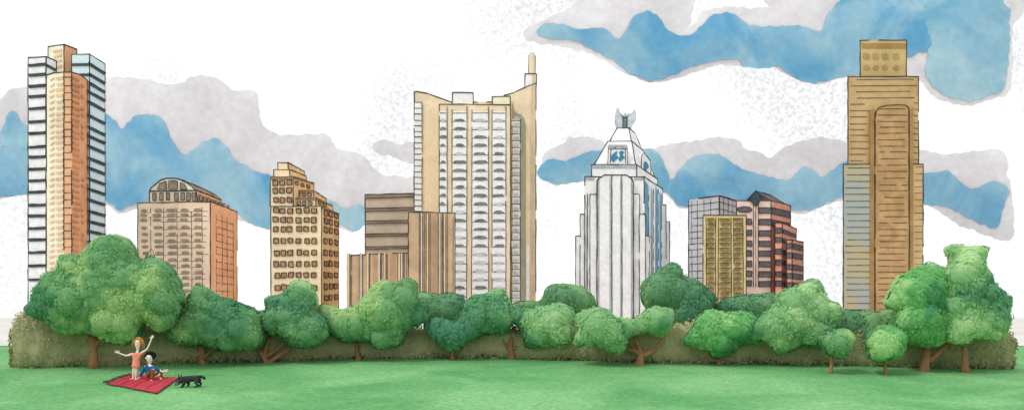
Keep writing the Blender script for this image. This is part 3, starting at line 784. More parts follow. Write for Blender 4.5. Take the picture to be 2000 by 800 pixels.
cloud('small grey cloud against the left edge of the sand tower', 775, 300, 2500,
      [[(726, 285), (745, 273), (780, 280), (815, 275), (850, 278), (855, 315), (815, 320), (785, 315), (765, 305), (740, 302)]], [])

# ------------------------------------------------------------------ trees
def foliage(name, c1, c2, c3, scale=.42):
    """leaves of three greens in clumps"""
    m = bpy.data.materials.new(name); m.use_nodes = True; t = m.node_tree; t.nodes.clear(); N = t.nodes.new; L = t.links.new
    o = N('ShaderNodeOutputMaterial'); b = N('ShaderNodeBsdfDiffuse'); tr = N('ShaderNodeBsdfTranslucent'); g = N('ShaderNodeNewGeometry')
    a = N('ShaderNodeTexNoise'); a.inputs['Scale'].default_value = scale; a.inputs['Detail'].default_value = 3; a.inputs['Roughness'].default_value = .45; a.inputs['Distortion'].default_value = .5
    c = N('ShaderNodeTexNoise'); c.inputs['Scale'].default_value = 9; c.inputs['Detail'].default_value = 3
    L(g.outputs['Position'], a.inputs[0]); L(g.outputs['Position'], c.inputs[0])
    r = N('ShaderNodeValToRGB'); L(a.outputs[0], r.inputs[0]); e = r.color_ramp.elements
    cs = [(*[min(.9, lin(v)*1.28) for v in q], 1) for q in (c1, c2, c3)]
    e[0].position = .40; e[0].color = cs[2]; e[1].position = .60; e[1].color = cs[0]
    for p, k in ((.45, 1), (.55, 1)):
        q = e.new(p); q.color = cs[k]
    mr = N('ShaderNodeMapRange'); mr.inputs[1].default_value = .3; mr.inputs[2].default_value = .7; mr.inputs[3].default_value = .92; mr.inputs[4].default_value = 1.08
    L(c.outputs[0], mr.inputs[0])
    v = N('ShaderNodeVectorMath'); v.operation = 'SCALE'; L(r.outputs[0], v.inputs[0]); L(mr.outputs[0], v.inputs['Scale'])
    L(v.outputs[0], b.inputs[0]); L(v.outputs[0], tr.inputs[0])
    ms = N('ShaderNodeMixShader'); ms.inputs[0].default_value = .42; L(b.outputs[0], ms.inputs[1]); L(tr.outputs[0], ms.inputs[2]); L(ms.outputs[0], o.inputs[0])
    MATS[name] = m
foliage('foliage_mid', (172, 202, 144), (130, 176, 126), (98, 154, 114))
foliage('foliage_blue', (178, 206, 156), (124, 172, 128), (94, 150, 120))
foliage('foliage_deep', (142, 182, 132), (114, 162, 122), (94, 146, 114))
foliage('foliage_bright', (170, 208, 148), (124, 186, 120), (92, 158, 110))
foliage('foliage_pale', (188, 214, 166), (150, 192, 140), (108, 162, 122))
wash('bark', (150, 108, 78), rgb2=(170, 124, 92), scale=3, grain=14)
wash('hedge_leaf', (168, 168, 126), rgb2=(190, 182, 144), scale=.22, grain=6, transl=.2)
wash('hedge_leaf_dark', (130, 142, 100), rgb2=(152, 152, 112), scale=.35, grain=6, transl=.2)

def leaf_quad(V, Fc, Mi, c, nrm, s, mi):
    a = nrm.cross(Vector((random.uniform(-1, 1), random.uniform(-1, 1), random.uniform(-1, 1))))
    if a.length < 1e-3: return
    a.normalize(); b = nrm.cross(a); k = len(V); s2 = s*random.uniform(.5, .8)
    V += [tuple(c-a*s), tuple(c-b*s2), tuple(c+a*s), tuple(c+b*s2)]; Fc.append((k, k+1, k+2, k+3)); Mi.append(mi)

def crown_mesh(parent, poly, d, mat, thick=.8, dens=1.0, seed=0, minr=3.5, leaf=3.2):
    rnd = random.Random(seed)
    xs = [p[0] for p in poly]; ys = [p[1] for p in poly]
    cand = []
    for _ in range(1600):
        q = (rnd.uniform(min(xs), max(xs)), rnd.uniform(min(ys), max(ys)))
        if inside(q, poly): cand.append((edist(q, poly), q))
    mr = max(c[0] for c in cand); cap = 30
    cand.sort(key=lambda c: -min(c[0], cap)-rnd.random()*2); S = []
    u = d/FPX; T = mr*u*thick
    for side in (-1, 1):
        lobes = []
        for e, q in cand:
            r = min(e, cap*rnd.uniform(.7, 1.15))*1.04
            if r < minr: continue
            if all((q[0]-l[0])**2+(q[1]-l[1])**2 > (max(r, l[2])*.6)**2 for l in lobes): lobes.append((q[0], q[1], r))
        for (x, y, r) in lobes:
            e = max(0, edist((x, y), poly)-r*.5)/mr
            off = side*T*sqrt(max(0, 1-(1-min(1, e))**2))*rnd.uniform(.75, 1)
            S.append((W(x, y, d+off) if side < 0 else W(x, y, d)+Vector((0, off, 0)), r*u))
    # a closed inner hull keeps the crown dense, lobes and leaves make its surface
    m = MB(); V = []; Fc = []; Mi = []; m.mi(mat)
    for c, r in S: ellip(m, c, Vector((r*.95, r*.95, r*.95)), mat, nu=12, nv=8, amp=.26, fr=1.4/r)
    for i, (c, r) in enumerate(S):
        near = [(q, s) for j, (q, s) in enumerate(S) if j != i and (q-c).length < r+s]
        n = int(9*(r/u)**2/leaf**2*.55)
        if c.y > d+.2: n //= 3
        for _ in range(n):
            v = Vector((rnd.gauss(0, 1), rnd.gauss(0, 1), rnd.gauss(0, 1))).normalized()
            p = c+v*r*rnd.uniform(.93, 1.09)
            if any((p-q).length < s*.92 for q, s in near): continue
            nn = (v+Vector((rnd.gauss(0, .2), rnd.gauss(0, .2), rnd.gauss(0, .2)))).normalized()
            leaf_quad(V, Fc, Mi, p, nn, leaf*u*rnd.uniform(.6, 1.35), 0)
    k = len(m.v); m.v += V; m.f += [tuple(a+k for a in f) for f in Fc]; m.m += Mi
    return m.build('crown', parent, fix=False, smooth=True)

def tree(px, ybase, poly, label, mats, branches=(), d=None, cat='tree', thick=.8, seed=1, trunk_r=6, name='tree', ink_outlines=True, leaf=3.2, back=0):
    dd = d or gd(ybase); z = lawn_z(dd)
    t = empty(name, ((px-CX)/FPX*dd, dd, z), label, cat, 'trees along the hedge')
    o2 = rough_outline(poly, 7, 3.0, .09, seed)
    crown_mesh(t, o2, dd-.1, mats, thick, seed=seed, leaf=leaf)
    m = MB(); u = dd/FPX
    if not branches:
        cy = max(p[1] for p in poly)-12; branches = [([(px, None), (px+2, cy)], (trunk_r, trunk_r*.7))]
    for pts, (r0, r1) in branches:
        P = []
        for i, p in enumerate(pts):
            P.append(Vector(((p[0]-CX)/FPX*dd, dd, z-.1)) if p[1] is None else W(p[0], p[1], dd)+Vector((0, (.0 if i < 2 else .12), 0)))
        # bend with a few in-between points
        Q = []; n = len(P)
        for i in range(n-1):
            for j in range(4): 
                q = P[i].lerp(P[i+1], j/4); Q.append(q+Vector((noise.noise(q*2.3)*.05, 0, 0)) if (i or j) else q)
        Q.append(P[-1]); L_ = len(Q)
        R = [(r0+(r1-r0)*(i/(L_-1)))*u*(1+(.5 if (pts[0][1] is None and i == 0) else (.15 if pts[0][1] is None and i == 1 else 0))) for i in range(L_)]
        if back: Q = [q+Vector((0, back, -.1)) for q in Q]
        tube(m, Q, R, 'bark', n=10)
    m.build('trunk', t, smooth=True)
    if ink_outlines:                             # added ink strokes tracing the crown's outline, built as thin dark tubes
        n = len(o2); i = 0; rnd = random.Random(seed+50)
        ctr = Vector((sum(p[0] for p in o2)/n, sum(p[1] for p in o2)/n))
        while i < n-2:
            run = rnd.randint(4, 12)
            if rnd.random() < .62:
                sh = rnd.uniform(-.5, 1.5); pts = []
                for j in range(run+1):
                    p = Vector(o2[(i+j) % n]); v = (p-ctr).normalized(); pts.append(W(p.x+v.x*sh, p.y+v.y*sh, dd-.35*rnd.uniform(.8, 1.2)))
                q = MB(); tube(q, pts, [.75*u*rnd.uniform(.7, 1.3)*(.5 if j in (0, run) else 1) for j in range(run+1)], 'ink', n=5); q.build('ink_outline', t)
            i += run
    return t
def tr(s, ox, oy, pts): return [(ox+s*x, oy+s*y) for x, y in pts]
c2 = lambda p: tr(.45, 0, 440, p)
c3_ = lambda p: tr(.35, 480, 520, p)
c4_ = lambda p: tr(.35, 960, 520, p)
c5_ = lambda p: tr(.425, 1440, 460, p)
A_ = 'foliage_mid'; B_ = 'foliage_blue'; C_ = 'foliage_deep'
D_ = 'foliage_bright'; E_ = 'foliage_pale'
tree(183, 718, c2([(100, 365), (130, 330), (150, 270), (195, 205), (255, 190), (245, 150), (275, 120), (350, 125), (410, 60), (480, 42), (530, 45), (570, 100), (600, 165), (625, 150), (655, 100), (680, 145), (730, 170), (750, 230), (780, 290), (800, 340), (770, 370), (740, 440), (680, 460), (620, 410), (590, 480), (540, 515), (450, 500), (400, 470), (260, 470), (220, 430), (150, 400)]),
     'largest spreading tree on the left, in front of the striped tower', A_, [([(184, None), (184, 655)], (8, 6)), ([(184, 685), (192, 668), (206, 648)], (5, 3)), ([(182, 670), (172, 650)], (4, 2.5))], seed=3)
tree(392, 710, [(322, 650), (342, 615), (362, 588), (381, 556), (405, 563), (432, 580), (465, 590), (500, 606), (512, 640), (510, 670), (490, 682), (450, 683), (420, 682), (395, 672), (375, 675), (345, 668), (320, 660)],
     'round green tree below the arched tan block, its forked trunk beside the dog', A_, [([(399, None), (390, 690), (382, 672)], (5, 3)), ([(397, 700), (393, 670), (395, 655)], (5.5, 4)), ([(399, 698), (406, 690), (414, 680)], (3, 1.8))], seed=4)
tree(524, 707, c3_([(55, 245), (110, 240), (95, 190), (130, 165), (190, 160), (230, 120), (260, 80), (340, 80), (365, 120), (395, 160), (390, 210), (380, 250), (410, 260), (450, 300), (450, 400), (400, 440), (300, 455), (250, 440), (210, 400), (110, 360), (60, 290)]),
     'green tree with four bare splayed trunks, under the cream stepped block', B_, [([(524, None), (512, 690), (500, 678)], (6, 3)), ([(516, 697), (520, 680), (527, 655)], (5, 3.4)), ([(519, 697), (538, 683), (556, 668)], (4.4, 3)), ([(526, 706), (546, 694), (568, 678)], (5, 3))], seed=5)
tree(699, 702, c3_([(400, 250), (400, 230), (440, 205), (540, 240), (640, 190), (700, 120), (760, 70), (820, 95), (900, 65), (955, 100), (960, 180), (1000, 240), (1020, 300), (900, 360), (870, 430), (740, 460), (690, 420), (560, 420), (500, 390), (430, 350), (400, 300)]),
     'wide green tree in front of the low fluted block, thin straight trunk', A_, [([(700, None), (696, 662)], (4.5, 3.5))], seed=6)
tree(870, 690, c3_([(930, 215), (955, 145), (1050, 155), (1120, 150), (1200, 160), (1225, 200), (1210, 280), (1180, 350), (1060, 320), (990, 270)]),
     'dark green tree behind the others, below the taller fluted block', C_, d=39.5, seed=7)
tree(882, 701, c3_([(990, 345), (1025, 285), (1100, 290), (1180, 310), (1220, 270), (1300, 300), (1330, 375), (1240, 420), (1180, 470), (1120, 470), (1060, 420), (1010, 375)]),
     'low green tree with a tapering wedge shaped crown and a thin trunk', B_, [([(883, None), (880, 675)], (4, 3))], seed=8)
tree(1103, 690, c4_([(120, 215), (190, 190), (270, 190), (310, 120), (360, 100), (450, 105), (520, 120), (570, 170), (585, 225), (540, 260), (470, 290), (380, 270), (300, 260), (220, 250)]),
     'dark green tree behind the others, in the gap between sand tower and white tower', C_, d=39.5, seed=9)
tree(998, 700, [(900, 612), (917, 580), (945, 574), (967, 565), (982, 563)]+c4_([(90, 160), (110, 215), (220, 235), (300, 220), (380, 200), (440, 230), (470, 270), (465, 320), (480, 380), (440, 450), (330, 450), (240, 460), (190, 435), (165, 370), (125, 325), (70, 380), (0, 370)])+[(930, 650), (905, 640)],
     'broad light green tree below the spire end of the sand tower, trunk with side limbs', E_, [([(998, None), (998, 672), (1005, 636)], (6, 4)), ([(997, 682), (986, 670), (976, 655)], (3.5, 2)), ([(1001, 680), (1015, 677), (1030, 673)], (3.5, 2))], seed=10)
tree(1325, 690, [(1252, 565), (1258, 548), (1290, 525), (1312, 512), (1328, 517), (1335, 535), (1365, 550), (1385, 565), (1400, 585), (1388, 612), (1375, 640), (1345, 668), (1318, 660), (1310, 620), (1295, 605), (1270, 605), (1255, 590)],
     'tall dark green tree just right of the white tower', C_, d=38.5, seed=11)
tree(1250, 712, c4_([(460, 280), (520, 240), (610, 225), (660, 250), (700, 285), (770, 290), (830, 270), (870, 235), (960, 225), (1010, 235), (1025, 290), (1000, 350), (940, 395), (860, 365), (760, 400), (750, 460), (700, 500), (650, 470), (560, 440), (470, 450), (460, 400), (490, 340)]),
     'light green tree in front of the white tower with bare branches reaching right', E_, [([(1248, None), (1252, 690)], (8.5, 6.5)), ([(1252, 692), (1240, 684), (1225, 682)], (5, 3)), ([(1252, 692), (1247, 676), (1240, 658)], (6, 4)), ([(1254, 694), (1276, 684), (1290, 668), (1302, 652)], (5.5, 2))], seed=12)
tree(1460, 690, [(1396, 602), (1408, 588), (1440, 579), (1465, 575), (1508, 571), (1518, 583), (1500, 615), (1470, 640), (1440, 630), (1410, 618)],
     'low blue green tree tucked behind, at the foot of the yellow block', C_, d=39, seed=13)
tree(1404, 711, [(1327, 667), (1345, 650), (1362, 622), (1387, 604), (1415, 609), (1460, 608), (1480, 620), (1492, 650), (1478, 672), (1455, 670), (1440, 679), (1415, 697), (1390, 697), (1385, 685), (1350, 675)],
     'bright green tree with a very short trunk, below the yellow block', D_, [([(1404, None), (1404, 690)], (5, 4))], seed=14)
tree(1560, 695, c5_([(75, 400), (150, 330), (200, 260), (270, 235), (320, 205), (370, 200), (395, 240), (420, 290), (460, 310), (490, 345), (470, 420), (440, 480), (390, 520), (320, 500), (240, 530), (180, 540), (130, 480), (60, 480)]),
     'pale topped green tree below the pink stepped block', E_, d=33.1, seed=15, thick=.5, back=1.3)
tree(1685, 690, c5_([(400, 380), (480, 345), (560, 345), (640, 350), (740, 345), (790, 400), (790, 480), (700, 510), (600, 500), (540, 500), (450, 500), (380, 460)]),
     'low green tree mass at the foot of the bronze tower', C_, d=33.6, seed=16, thick=.4, back=1.2)
tree(1805, 724, c5_([(690, 290), (740, 210), (760, 180), (830, 150), (880, 120), (930, 140), (965, 155), (990, 200), (985, 300), (990, 420), (960, 480), (900, 510), (820, 500), (760, 480), (725, 390), (735, 340), (690, 330)]),
     'big green tree beside the bronze tower, thick trunk with one slanting limb', D_, [([(1803, None), (1808, 690), (1811, 665)], (9, 7)), ([(1814, 705), (1832, 690), (1858, 664)], (6, 4.5))], seed=17)
tree(1884, 726, c5_([(950, 170), (990, 130), (980, 88), (950, 65), (1000, 35), (1060, 50), (1160, 55), (1140, 100), (1145, 150), (1180, 210), (1205, 240), (1230, 260), (1265, 290), (1250, 350), (1255, 400), (1200, 480), (1100, 470), (1040, 500), (960, 460), (945, 300)]),
     'tallest tree on the far right with a knobbly top, slim pale trunk', E_, [([(1885, None), (1883, 665)], (7, 4.5))], seed=18)
tree(1621, 728, c5_([(370, 460), (430, 440), (500, 425), (540, 470), (520, 530), (480, 565), (420, 545), (395, 500)]),
     'small pale green sapling in front of the hedge, left of its darker twin', A_, [([(1620, None), (1626, 690)], (3.6, 2.4))], seed=19, leaf=2.8)
tree(1729, 730, c5_([(605, 470), (640, 430), (700, 415), (760, 440), (780, 480), (750, 550), (690, 575), (620, 570), (605, 520)]),
     'small round deep green sapling in front of the hedge, near the big trees', D_, [([(1729, None), (1730, 696)], (3.4, 2.4))], seed=20, leaf=2.8)

# ------------------------------------------------------------------ hedge
def hedge():
    base = [(24, 722, 612), (60, 721, 604), (100, 720, 622), (183, 717, 628), (300, 713, 632), (390, 710, 640), (530, 707, 636), (700, 702, 640), (882, 700.5, 640), (1000, 701, 640), (1120, 705, 640), (1245, 710, 638), (1330, 711, 634), (1403, 711.5, 640), (1530, 714, 640), (1650, 716, 640), (1730, 718, 640), (1810, 719, 638), (1900, 722, 636), (1950, 724, 632), (1968, 725, 650)]
    d0 = gd(base[0][1])+.5
    t = empty('hedge', ((1000-CX)/FPX*gd(701), gd(701)+.8, lawn_z(gd(701))), 'long olive green hedge running along the back of the lawn behind the tree trunks', 'hedge')
    def samp(px):
        for i in range(len(base)-1):
            a, b = base[i], base[i+1]
            if a[0] <= px <= b[0]:
                k = (px-a[0])/(b[0]-a[0]); return a[1]+(b[1]-a[1])*k, a[2]+(b[2]-a[2])*k
        return base[-1][1:] if px > base[0][0] else base[0][1:]
    m = MB(); rnd = random.Random(5); mat = 'hedge_leaf'; m.mi(mat); rings = []; prof = []
    NP = 22; px = 28.0
    while px <= 1970:
        yb, yt = samp(px); dd = gd(yb)+.95; zb = lawn_z(dd)-.05; zt = W(px, yt, dd).z; h = zt-zb; th = .75
        k = min(1, sqrt(max(0.02, (px-24)/38)), sqrt(max(0.02, (1976-px)/38))); c = W(px, 650, dd); ring = []
        for j in range(NP):
            a = 2*pi*j/NP; ca, sa = cos(a), sin(a)
            y_ = math.copysign(abs(ca)**.55, ca)*th*k; z_ = math.copysign(abs(sa)**.55, sa)*h*.5*(.55+.45*k)
            p = Vector((c.x, dd+y_, zb+h*.5*(.55+.45*k)+z_))
            n1 = noise.noise(p*.9)*.22+noise.noise(p*2.6)*.13
            v = Vector((0, y_, z_*.6)).normalized() if (y_ or z_) else Vector((0, -1, 0))
            p += v*n1; ring.append(p); prof.append((p, v))
        rings.append(ring); px += 3.5
    vs = [p for r in rings for p in r]; fs = []
    for i in range(len(rings)-1):
        for j in range(NP): fs.append((i*NP+j, i*NP+(j+1) % NP, (i+1)*NP+(j+1) % NP, (i+1)*NP+j))
    fs += [tuple(range(NP)), tuple((len(rings)-1)*NP+j for j in range(NP))]
    m.add(vs, fs, mat)
    V = []; Fc = []; Mi = []
    for p, v in prof:
        if v.y > .75 or v.z < -.9: continue
        for _ in range(3):
            q = p+Vector((rnd.gauss(0, .06), rnd.gauss(0, .03), rnd.gauss(0, .08)))+v*rnd.uniform(-.01, .07)
            leaf_quad(V, Fc, Mi, q, (v+Vector((rnd.gauss(0, .2), rnd.gauss(0, .2), rnd.gauss(0, .2)))).normalized(), .05*rnd.uniform(.6, 1.4), 0)
    for (ex, sg) in ((0, -1), (len(rings)-1, 1)):
        r = rings[ex]
        for _ in range(500):
            p = r[rnd.randrange(NP)].lerp(r[rnd.randrange(NP)], rnd.random())+Vector((sg*rnd.uniform(0, .12), 0, 0))
            leaf_quad(V, Fc, Mi, p, Vector((sg, rnd.gauss(0, .5), rnd.gauss(0, .5))).normalized(), .06, 0)
    k = len(m.v); m.v += V; m.f += [tuple(a+k for a in f) for f in Fc]; m.m += Mi
    m.build('foliage', t, fix=False, smooth=True)
hedge()

# ------------------------------------------------------------------ blanket, people, dog
wash('blanket_red', (172, 50, 64), rgb2=(190, 66, 78), scale=1.2, grain=20)
wash('blanket_stripe', (164, 52, 64), amt=.2, scale=2)
wash('skin', (250, 236, 226), amt=.04, scale=4, grain=20)
wash('hair_ginger', (190, 138, 62), rgb2=(168, 116, 44), scale=9, grain=30)
wash('hair_black', (38, 36, 38), amt=.3, scale=9, grain=30)
wash('dress_coral', (248, 158, 130), amt=.12, scale=4, grain=30)
wash('shirt_blue', (34, 98, 150), amt=.2, scale=4, grain=30)
wash('trouser_brown', (128, 78, 46), amt=.2, scale=4, grain=30)
wash('dog_black', (62, 60, 62), amt=.35, scale=6, grain=30)
wash('dog_grey', (142, 140, 146), amt=.2, scale=8, grain=30)
wash('lip', (196, 120, 112), amt=.1)

def blanket():
    cs = [G(208, 750), G(306, 769.5), G(349, 739.5), G(258, 732)]
    c = sum(cs, Vector())/4
    t = empty('picnic_blanket', c, 'red striped picnic blanket with a fringe, spread on the lawn under the two people', 'blanket')
    m = MB(); n = 26
    def pt(u, v, up):
        p = cs[0]*(1-u)*(1-v)+cs[1]*u*(1-v)+cs[2]*u*v+cs[3]*(1-u)*v
        w = .016*noise.noise(Vector((u*5, v*5, 1)))+.02
        e = min(u, 1-u, v, 1-v)
        bow = Vector((noise.noise(Vector((u*4, v*4, 7))), noise.noise(Vector((u*4, v*4, 9))), 0))*.07
        return Vector((p.x, p.y, lawn_z(p.y)+(w+.02 if up else .004)))+bow
    vs = [pt(i/n, j/n, True) for j in range(n+1) for i in range(n+1)]; k = len(vs)
    vs += [pt(i/n, j/n, False) for j in range(n+1) for i in range(n+1)]
    for j in range(n):
        for i in range(n):
            a = j*(n+1)+i; q = (a, a+1, a+n+2, a+n+1)
            st = i in (5, 10, 15, 20)
            m.add([vs[b] for b in q], [(0, 1, 2, 3)], 'blanket_stripe' if st and 0 else 'blanket_red')
            m.add([vs[b+k] for b in q], [(3, 2, 1, 0)], 'blanket_red')
    bd = [(i, 0) for i in range(n)]+[(n, j) for j in range(n)]+[(i, n) for i in range(n, 0, -1)]+[(0, j) for j in range(n, 0, -1)]
    for q in range(len(bd)):
        a = bd[q]; b = bd[(q+1) % len(bd)]; ia = a[1]*(n+1)+a[0]; ib = b[1]*(n+1)+b[0]
        m.add([vs[ia], vs[ib], vs[ib+k], vs[ia+k]], [(0, 1, 2, 3)], 'blanket_stripe')
    for s in (.25, .5, .75):     # woven stripes
        pts = [pt(s, v/12, True)+Vector((0, 0, .008)) for v in range(1, 12)]
        for a, b in zip(pts, pts[1:]): ink3(m, a, b, .013, wob=.2, mat='blanket_stripe')
    for a, b in (((0, 0), (1, 0)), ((1, 0), (1, 1))):
        pts = [pt(a[0]+(b[0]-a[0])*i/14, a[1]+(b[1]-a[1])*i/14, True) for i in range(15)]
        for p, q in zip(pts, pts[1:]): ink3(m, p, q, .024, wob=.2)
    m.build('cloth', t)
    q = MB()
    for i in range(15):
        p = pt(0, .03+i/15, True); dr = (cs[0]-cs[1]).normalized()
        p1 = p+dr*random.uniform(.25, .42)+Vector((random.uniform(-.08, .08), 0, 0)); p1.z = lawn_z(p1.y)+.03
        tube(q, [p, (p+p1)/2+Vector((0, 0, .03)), p1], [.022, .02, .012], 'ink', n=5)
    q.build('fringe', t)
blanket()

def skinned(chains, sub=2, first=None):
    """one continuous surface grown round joined limbs; chains = lists of (joint name, point, radius)"""
    names = {}; V = []; E = []; R = []
    for ch in chains:
        prev = None
        for it in ch:
            if isinstance(it, str): idx = names[it]
            else:
                nm, p, r = it; idx = len(V); V.append(tuple(p)); R.append(r); names[nm] = idx
            if prev is not None: E.append((prev, idx))
            prev = idx
    me = bpy.data.meshes.new('tmp'); me.from_pydata(V, E, []); o = bpy.data.objects.new('tmp', me); COL.objects.link(o)
    md = o.modifiers.new('s', 'SKIN'); md.use_smooth_shade = True; md.branch_smoothing = .4
    for i, sv in enumerate(me.skin_vertices[0].data):
        r = R[i]; sv.radius = r if hasattr(r, '__len__') else (r, r); sv.use_root = (i == 0)
    sb = o.modifiers.new('u', 'SUBSURF'); sb.levels = sb.render_levels = sub
    dg = bpy.context.evaluated_depsgraph_get(); ev = o.evaluated_get(dg); em = ev.to_mesh()
    vs = [tuple(v.co) for v in em.vertices]; fs = [tuple(p.vertices) for p in em.polygons]
    ev.to_mesh_clear(); bpy.data.objects.remove(o); bpy.data.meshes.remove(me)
    return vs, fs

def hand(chains, tag_, wrist, direction, side, s, curl=.35):
    """palm, four unequal bent fingers and a thumb leaving the side of the palm"""
    dv = direction.normalized(); sd = (side-dv*side.dot(dv)).normalized(); nr = dv.cross(sd)
    palm = wrist+dv*.045*s; kn = wrist+dv*.085*s
    chains.append([tag_, (tag_+'p', palm, (.030*s, .018*s)), (tag_+'k', kn, (.030*s, .015*s))])
    for i, (o, ln) in enumerate(((-.026, .062), (-.009, .075), (.009, .07), (.026, .052))):
        b = kn+sd*o*s+dv*.006*s; m = b+dv*ln*.5*s+nr*.006*s; e = m+dv*ln*.45*s+nr*curl*.06*s
        chains.append([tag_+'k', (tag_+'f%d' % i, b, .0085*s), (tag_+'g%d' % i, m, .0078*s), (tag_+'h%d' % i, e, .006*s)])
    b = palm-sd*.034*s-dv*.01*s; m = b-sd*.02*s+dv*.03*s; e = m+dv*.028*s-sd*.004*s
    chains.append([tag_+'p', (tag_+'t', b, .011*s), (tag_+'u', m, .0095*s), (tag_+'v', e, .007*s)])

def face_parts(m, c, hs, look, skin='skin'):
    """eyes, brows, nose, mouth and ears on a head centred at c, height hs"""
    f = look.normalized(); r = f.cross(Vector((0, 0, 1))).normalized(); up = r.cross(f)
    for s in (-1, 1):
        ellip(m, c+f*hs*.36+r*s*hs*.15+up*hs*.02, (hs*.035, hs*.03, hs*.04), 'ink', nu=8, nv=6)
        ink3(m, c+f*hs*.37+r*s*hs*.08+up*hs*.12, c+f*hs*.34+r*s*hs*.21+up*hs*.12, hs*.022)
        ellip(m, c+r*s*hs*.36+up*-.01, (hs*.05, hs*.06, hs*.09), skin, nu=8, nv=6)
    ellip(m, c+f*hs*.41-up*hs*.08, (hs*.04, hs*.05, hs*.07), skin, nu=8, nv=6)
    ink3(m, c+f*hs*.365-r*hs*.08-up*hs*.22, c+f*hs*.365+r*hs*.08-up*hs*.215, hs*.03, mat='lip')

def girl():
    d = gd(741); u = d/FPX
    P = lambda x, y, dy=0: W(x, y, d)+Vector((0, dy, 0))
    t = empty('person', G(262, 741), 'ginger haired person standing with both arms raised, in a coral dress, on the red blanket', 'person')
    hc = P(269.5, 669)
    ch = [[('pelvis', P(265, 716), (.105, .08)), ('waist', P(266, 706), (.085, .065)), ('chest', P(267, 695), (.105, .075)), ('neckb', P(268.5, 686.5), (.05, .045)), ('neck', P(269, 682), .036), ('jaw', P(269.3, 677, -.02), (.07, .07)), ('head', hc, (.118, .125)), ('crown', P(269.5, 662), (.085, .09))],
          ['pelvis', ('hl', P(261.5, 719), .06), ('kl', P(261, 729, -.02), .036), ('cl', P(260.5, 733), .036), ('al', P(260, 738.6), .022), ('fl', P(257, 740.2, -.08), (.03, .022)), ('ftl', P(255.5, 740.8, -.13), (.026, .015))],
          ['pelvis', ('hr', P(266.5, 719), .06), ('kr', P(265.6, 729, -.02), .036), ('cr', P(265.5, 733), .036), ('ar', P(265, 738.6), .022), ('fr', P(267, 740.2, -.08), (.03, .022)), ('ftr', P(268.5, 741, -.13), (.026, .015))],
          ['chest', ('sl', P(259.5, 690), .045), ('el', P(248, 694, -.03), .029), ('wl', P(236, 689.5, -.06), .02)],
          ['chest', ('sr', P(275.5, 689), .045), ('er', P(288, 681, -.02), .029), ('wr', P(295.5, 664, -.02), .02)]]
    hand(ch, 'wl', P(236, 689.5, -.06), Vector((-1, 0, .45)), Vector((.4, 0, -1)), 1.15)
    hand(ch, 'wr', P(295.5, 664, -.02), Vector((.35, 0, 1)), Vector((1, 0, -.3)), 1.15)
    vs, fs = skinned(ch); m = MB(); m.add(vs, fs, 'skin'); face_parts(m, hc, .31, Vector((.1, -1, -.02)))
    m.build('body', t, smooth=True)
    vs, fs = skinned([[('p', P(265.5, 719), (.165, .12)), ('h', P(265.5, 712), (.15, .11)), ('w', P(266, 704), (.12, .09)), ('c', P(267, 695), (.125, .09)), ('n', P(268, 688.5), (.085, .06))],
                      ['c', ('s', P(260, 690.5), .062), ('e', P(254.5, 693), .05)], ['c', ('s2', P(275, 689.5), .062), ('e2', P(279.5, 687.5), .05)]])
    m = MB(); m.add(vs, fs, 'dress_coral')
    for s in ((256, 718.5, 275, 718.5),): 
        pass
    m.build('dress', t, smooth=True)
    m = MB(); rnd = random.Random(2)
    ellip(m, hc+Vector((0, .07, .035)), (.165, .14, .16), 'hair_ginger', amp=.1, fr=9)
    for s in (-1, 1):
        for k in range(7):
            a = hc+Vector((s*(.07+.012*k), .012*k-.06, .135-.012*k)); b = hc+Vector((s*(.15+.006*k), .01*k-.05, -.01)); c = hc+Vector((s*(.14+.012*k), .01*k-.02, -.17-.012*(k % 3)))
            tube(m, [a, b, c], [.026, .026, .01], 'hair_ginger', n=6)
    m.build('hair', t, smooth=True)

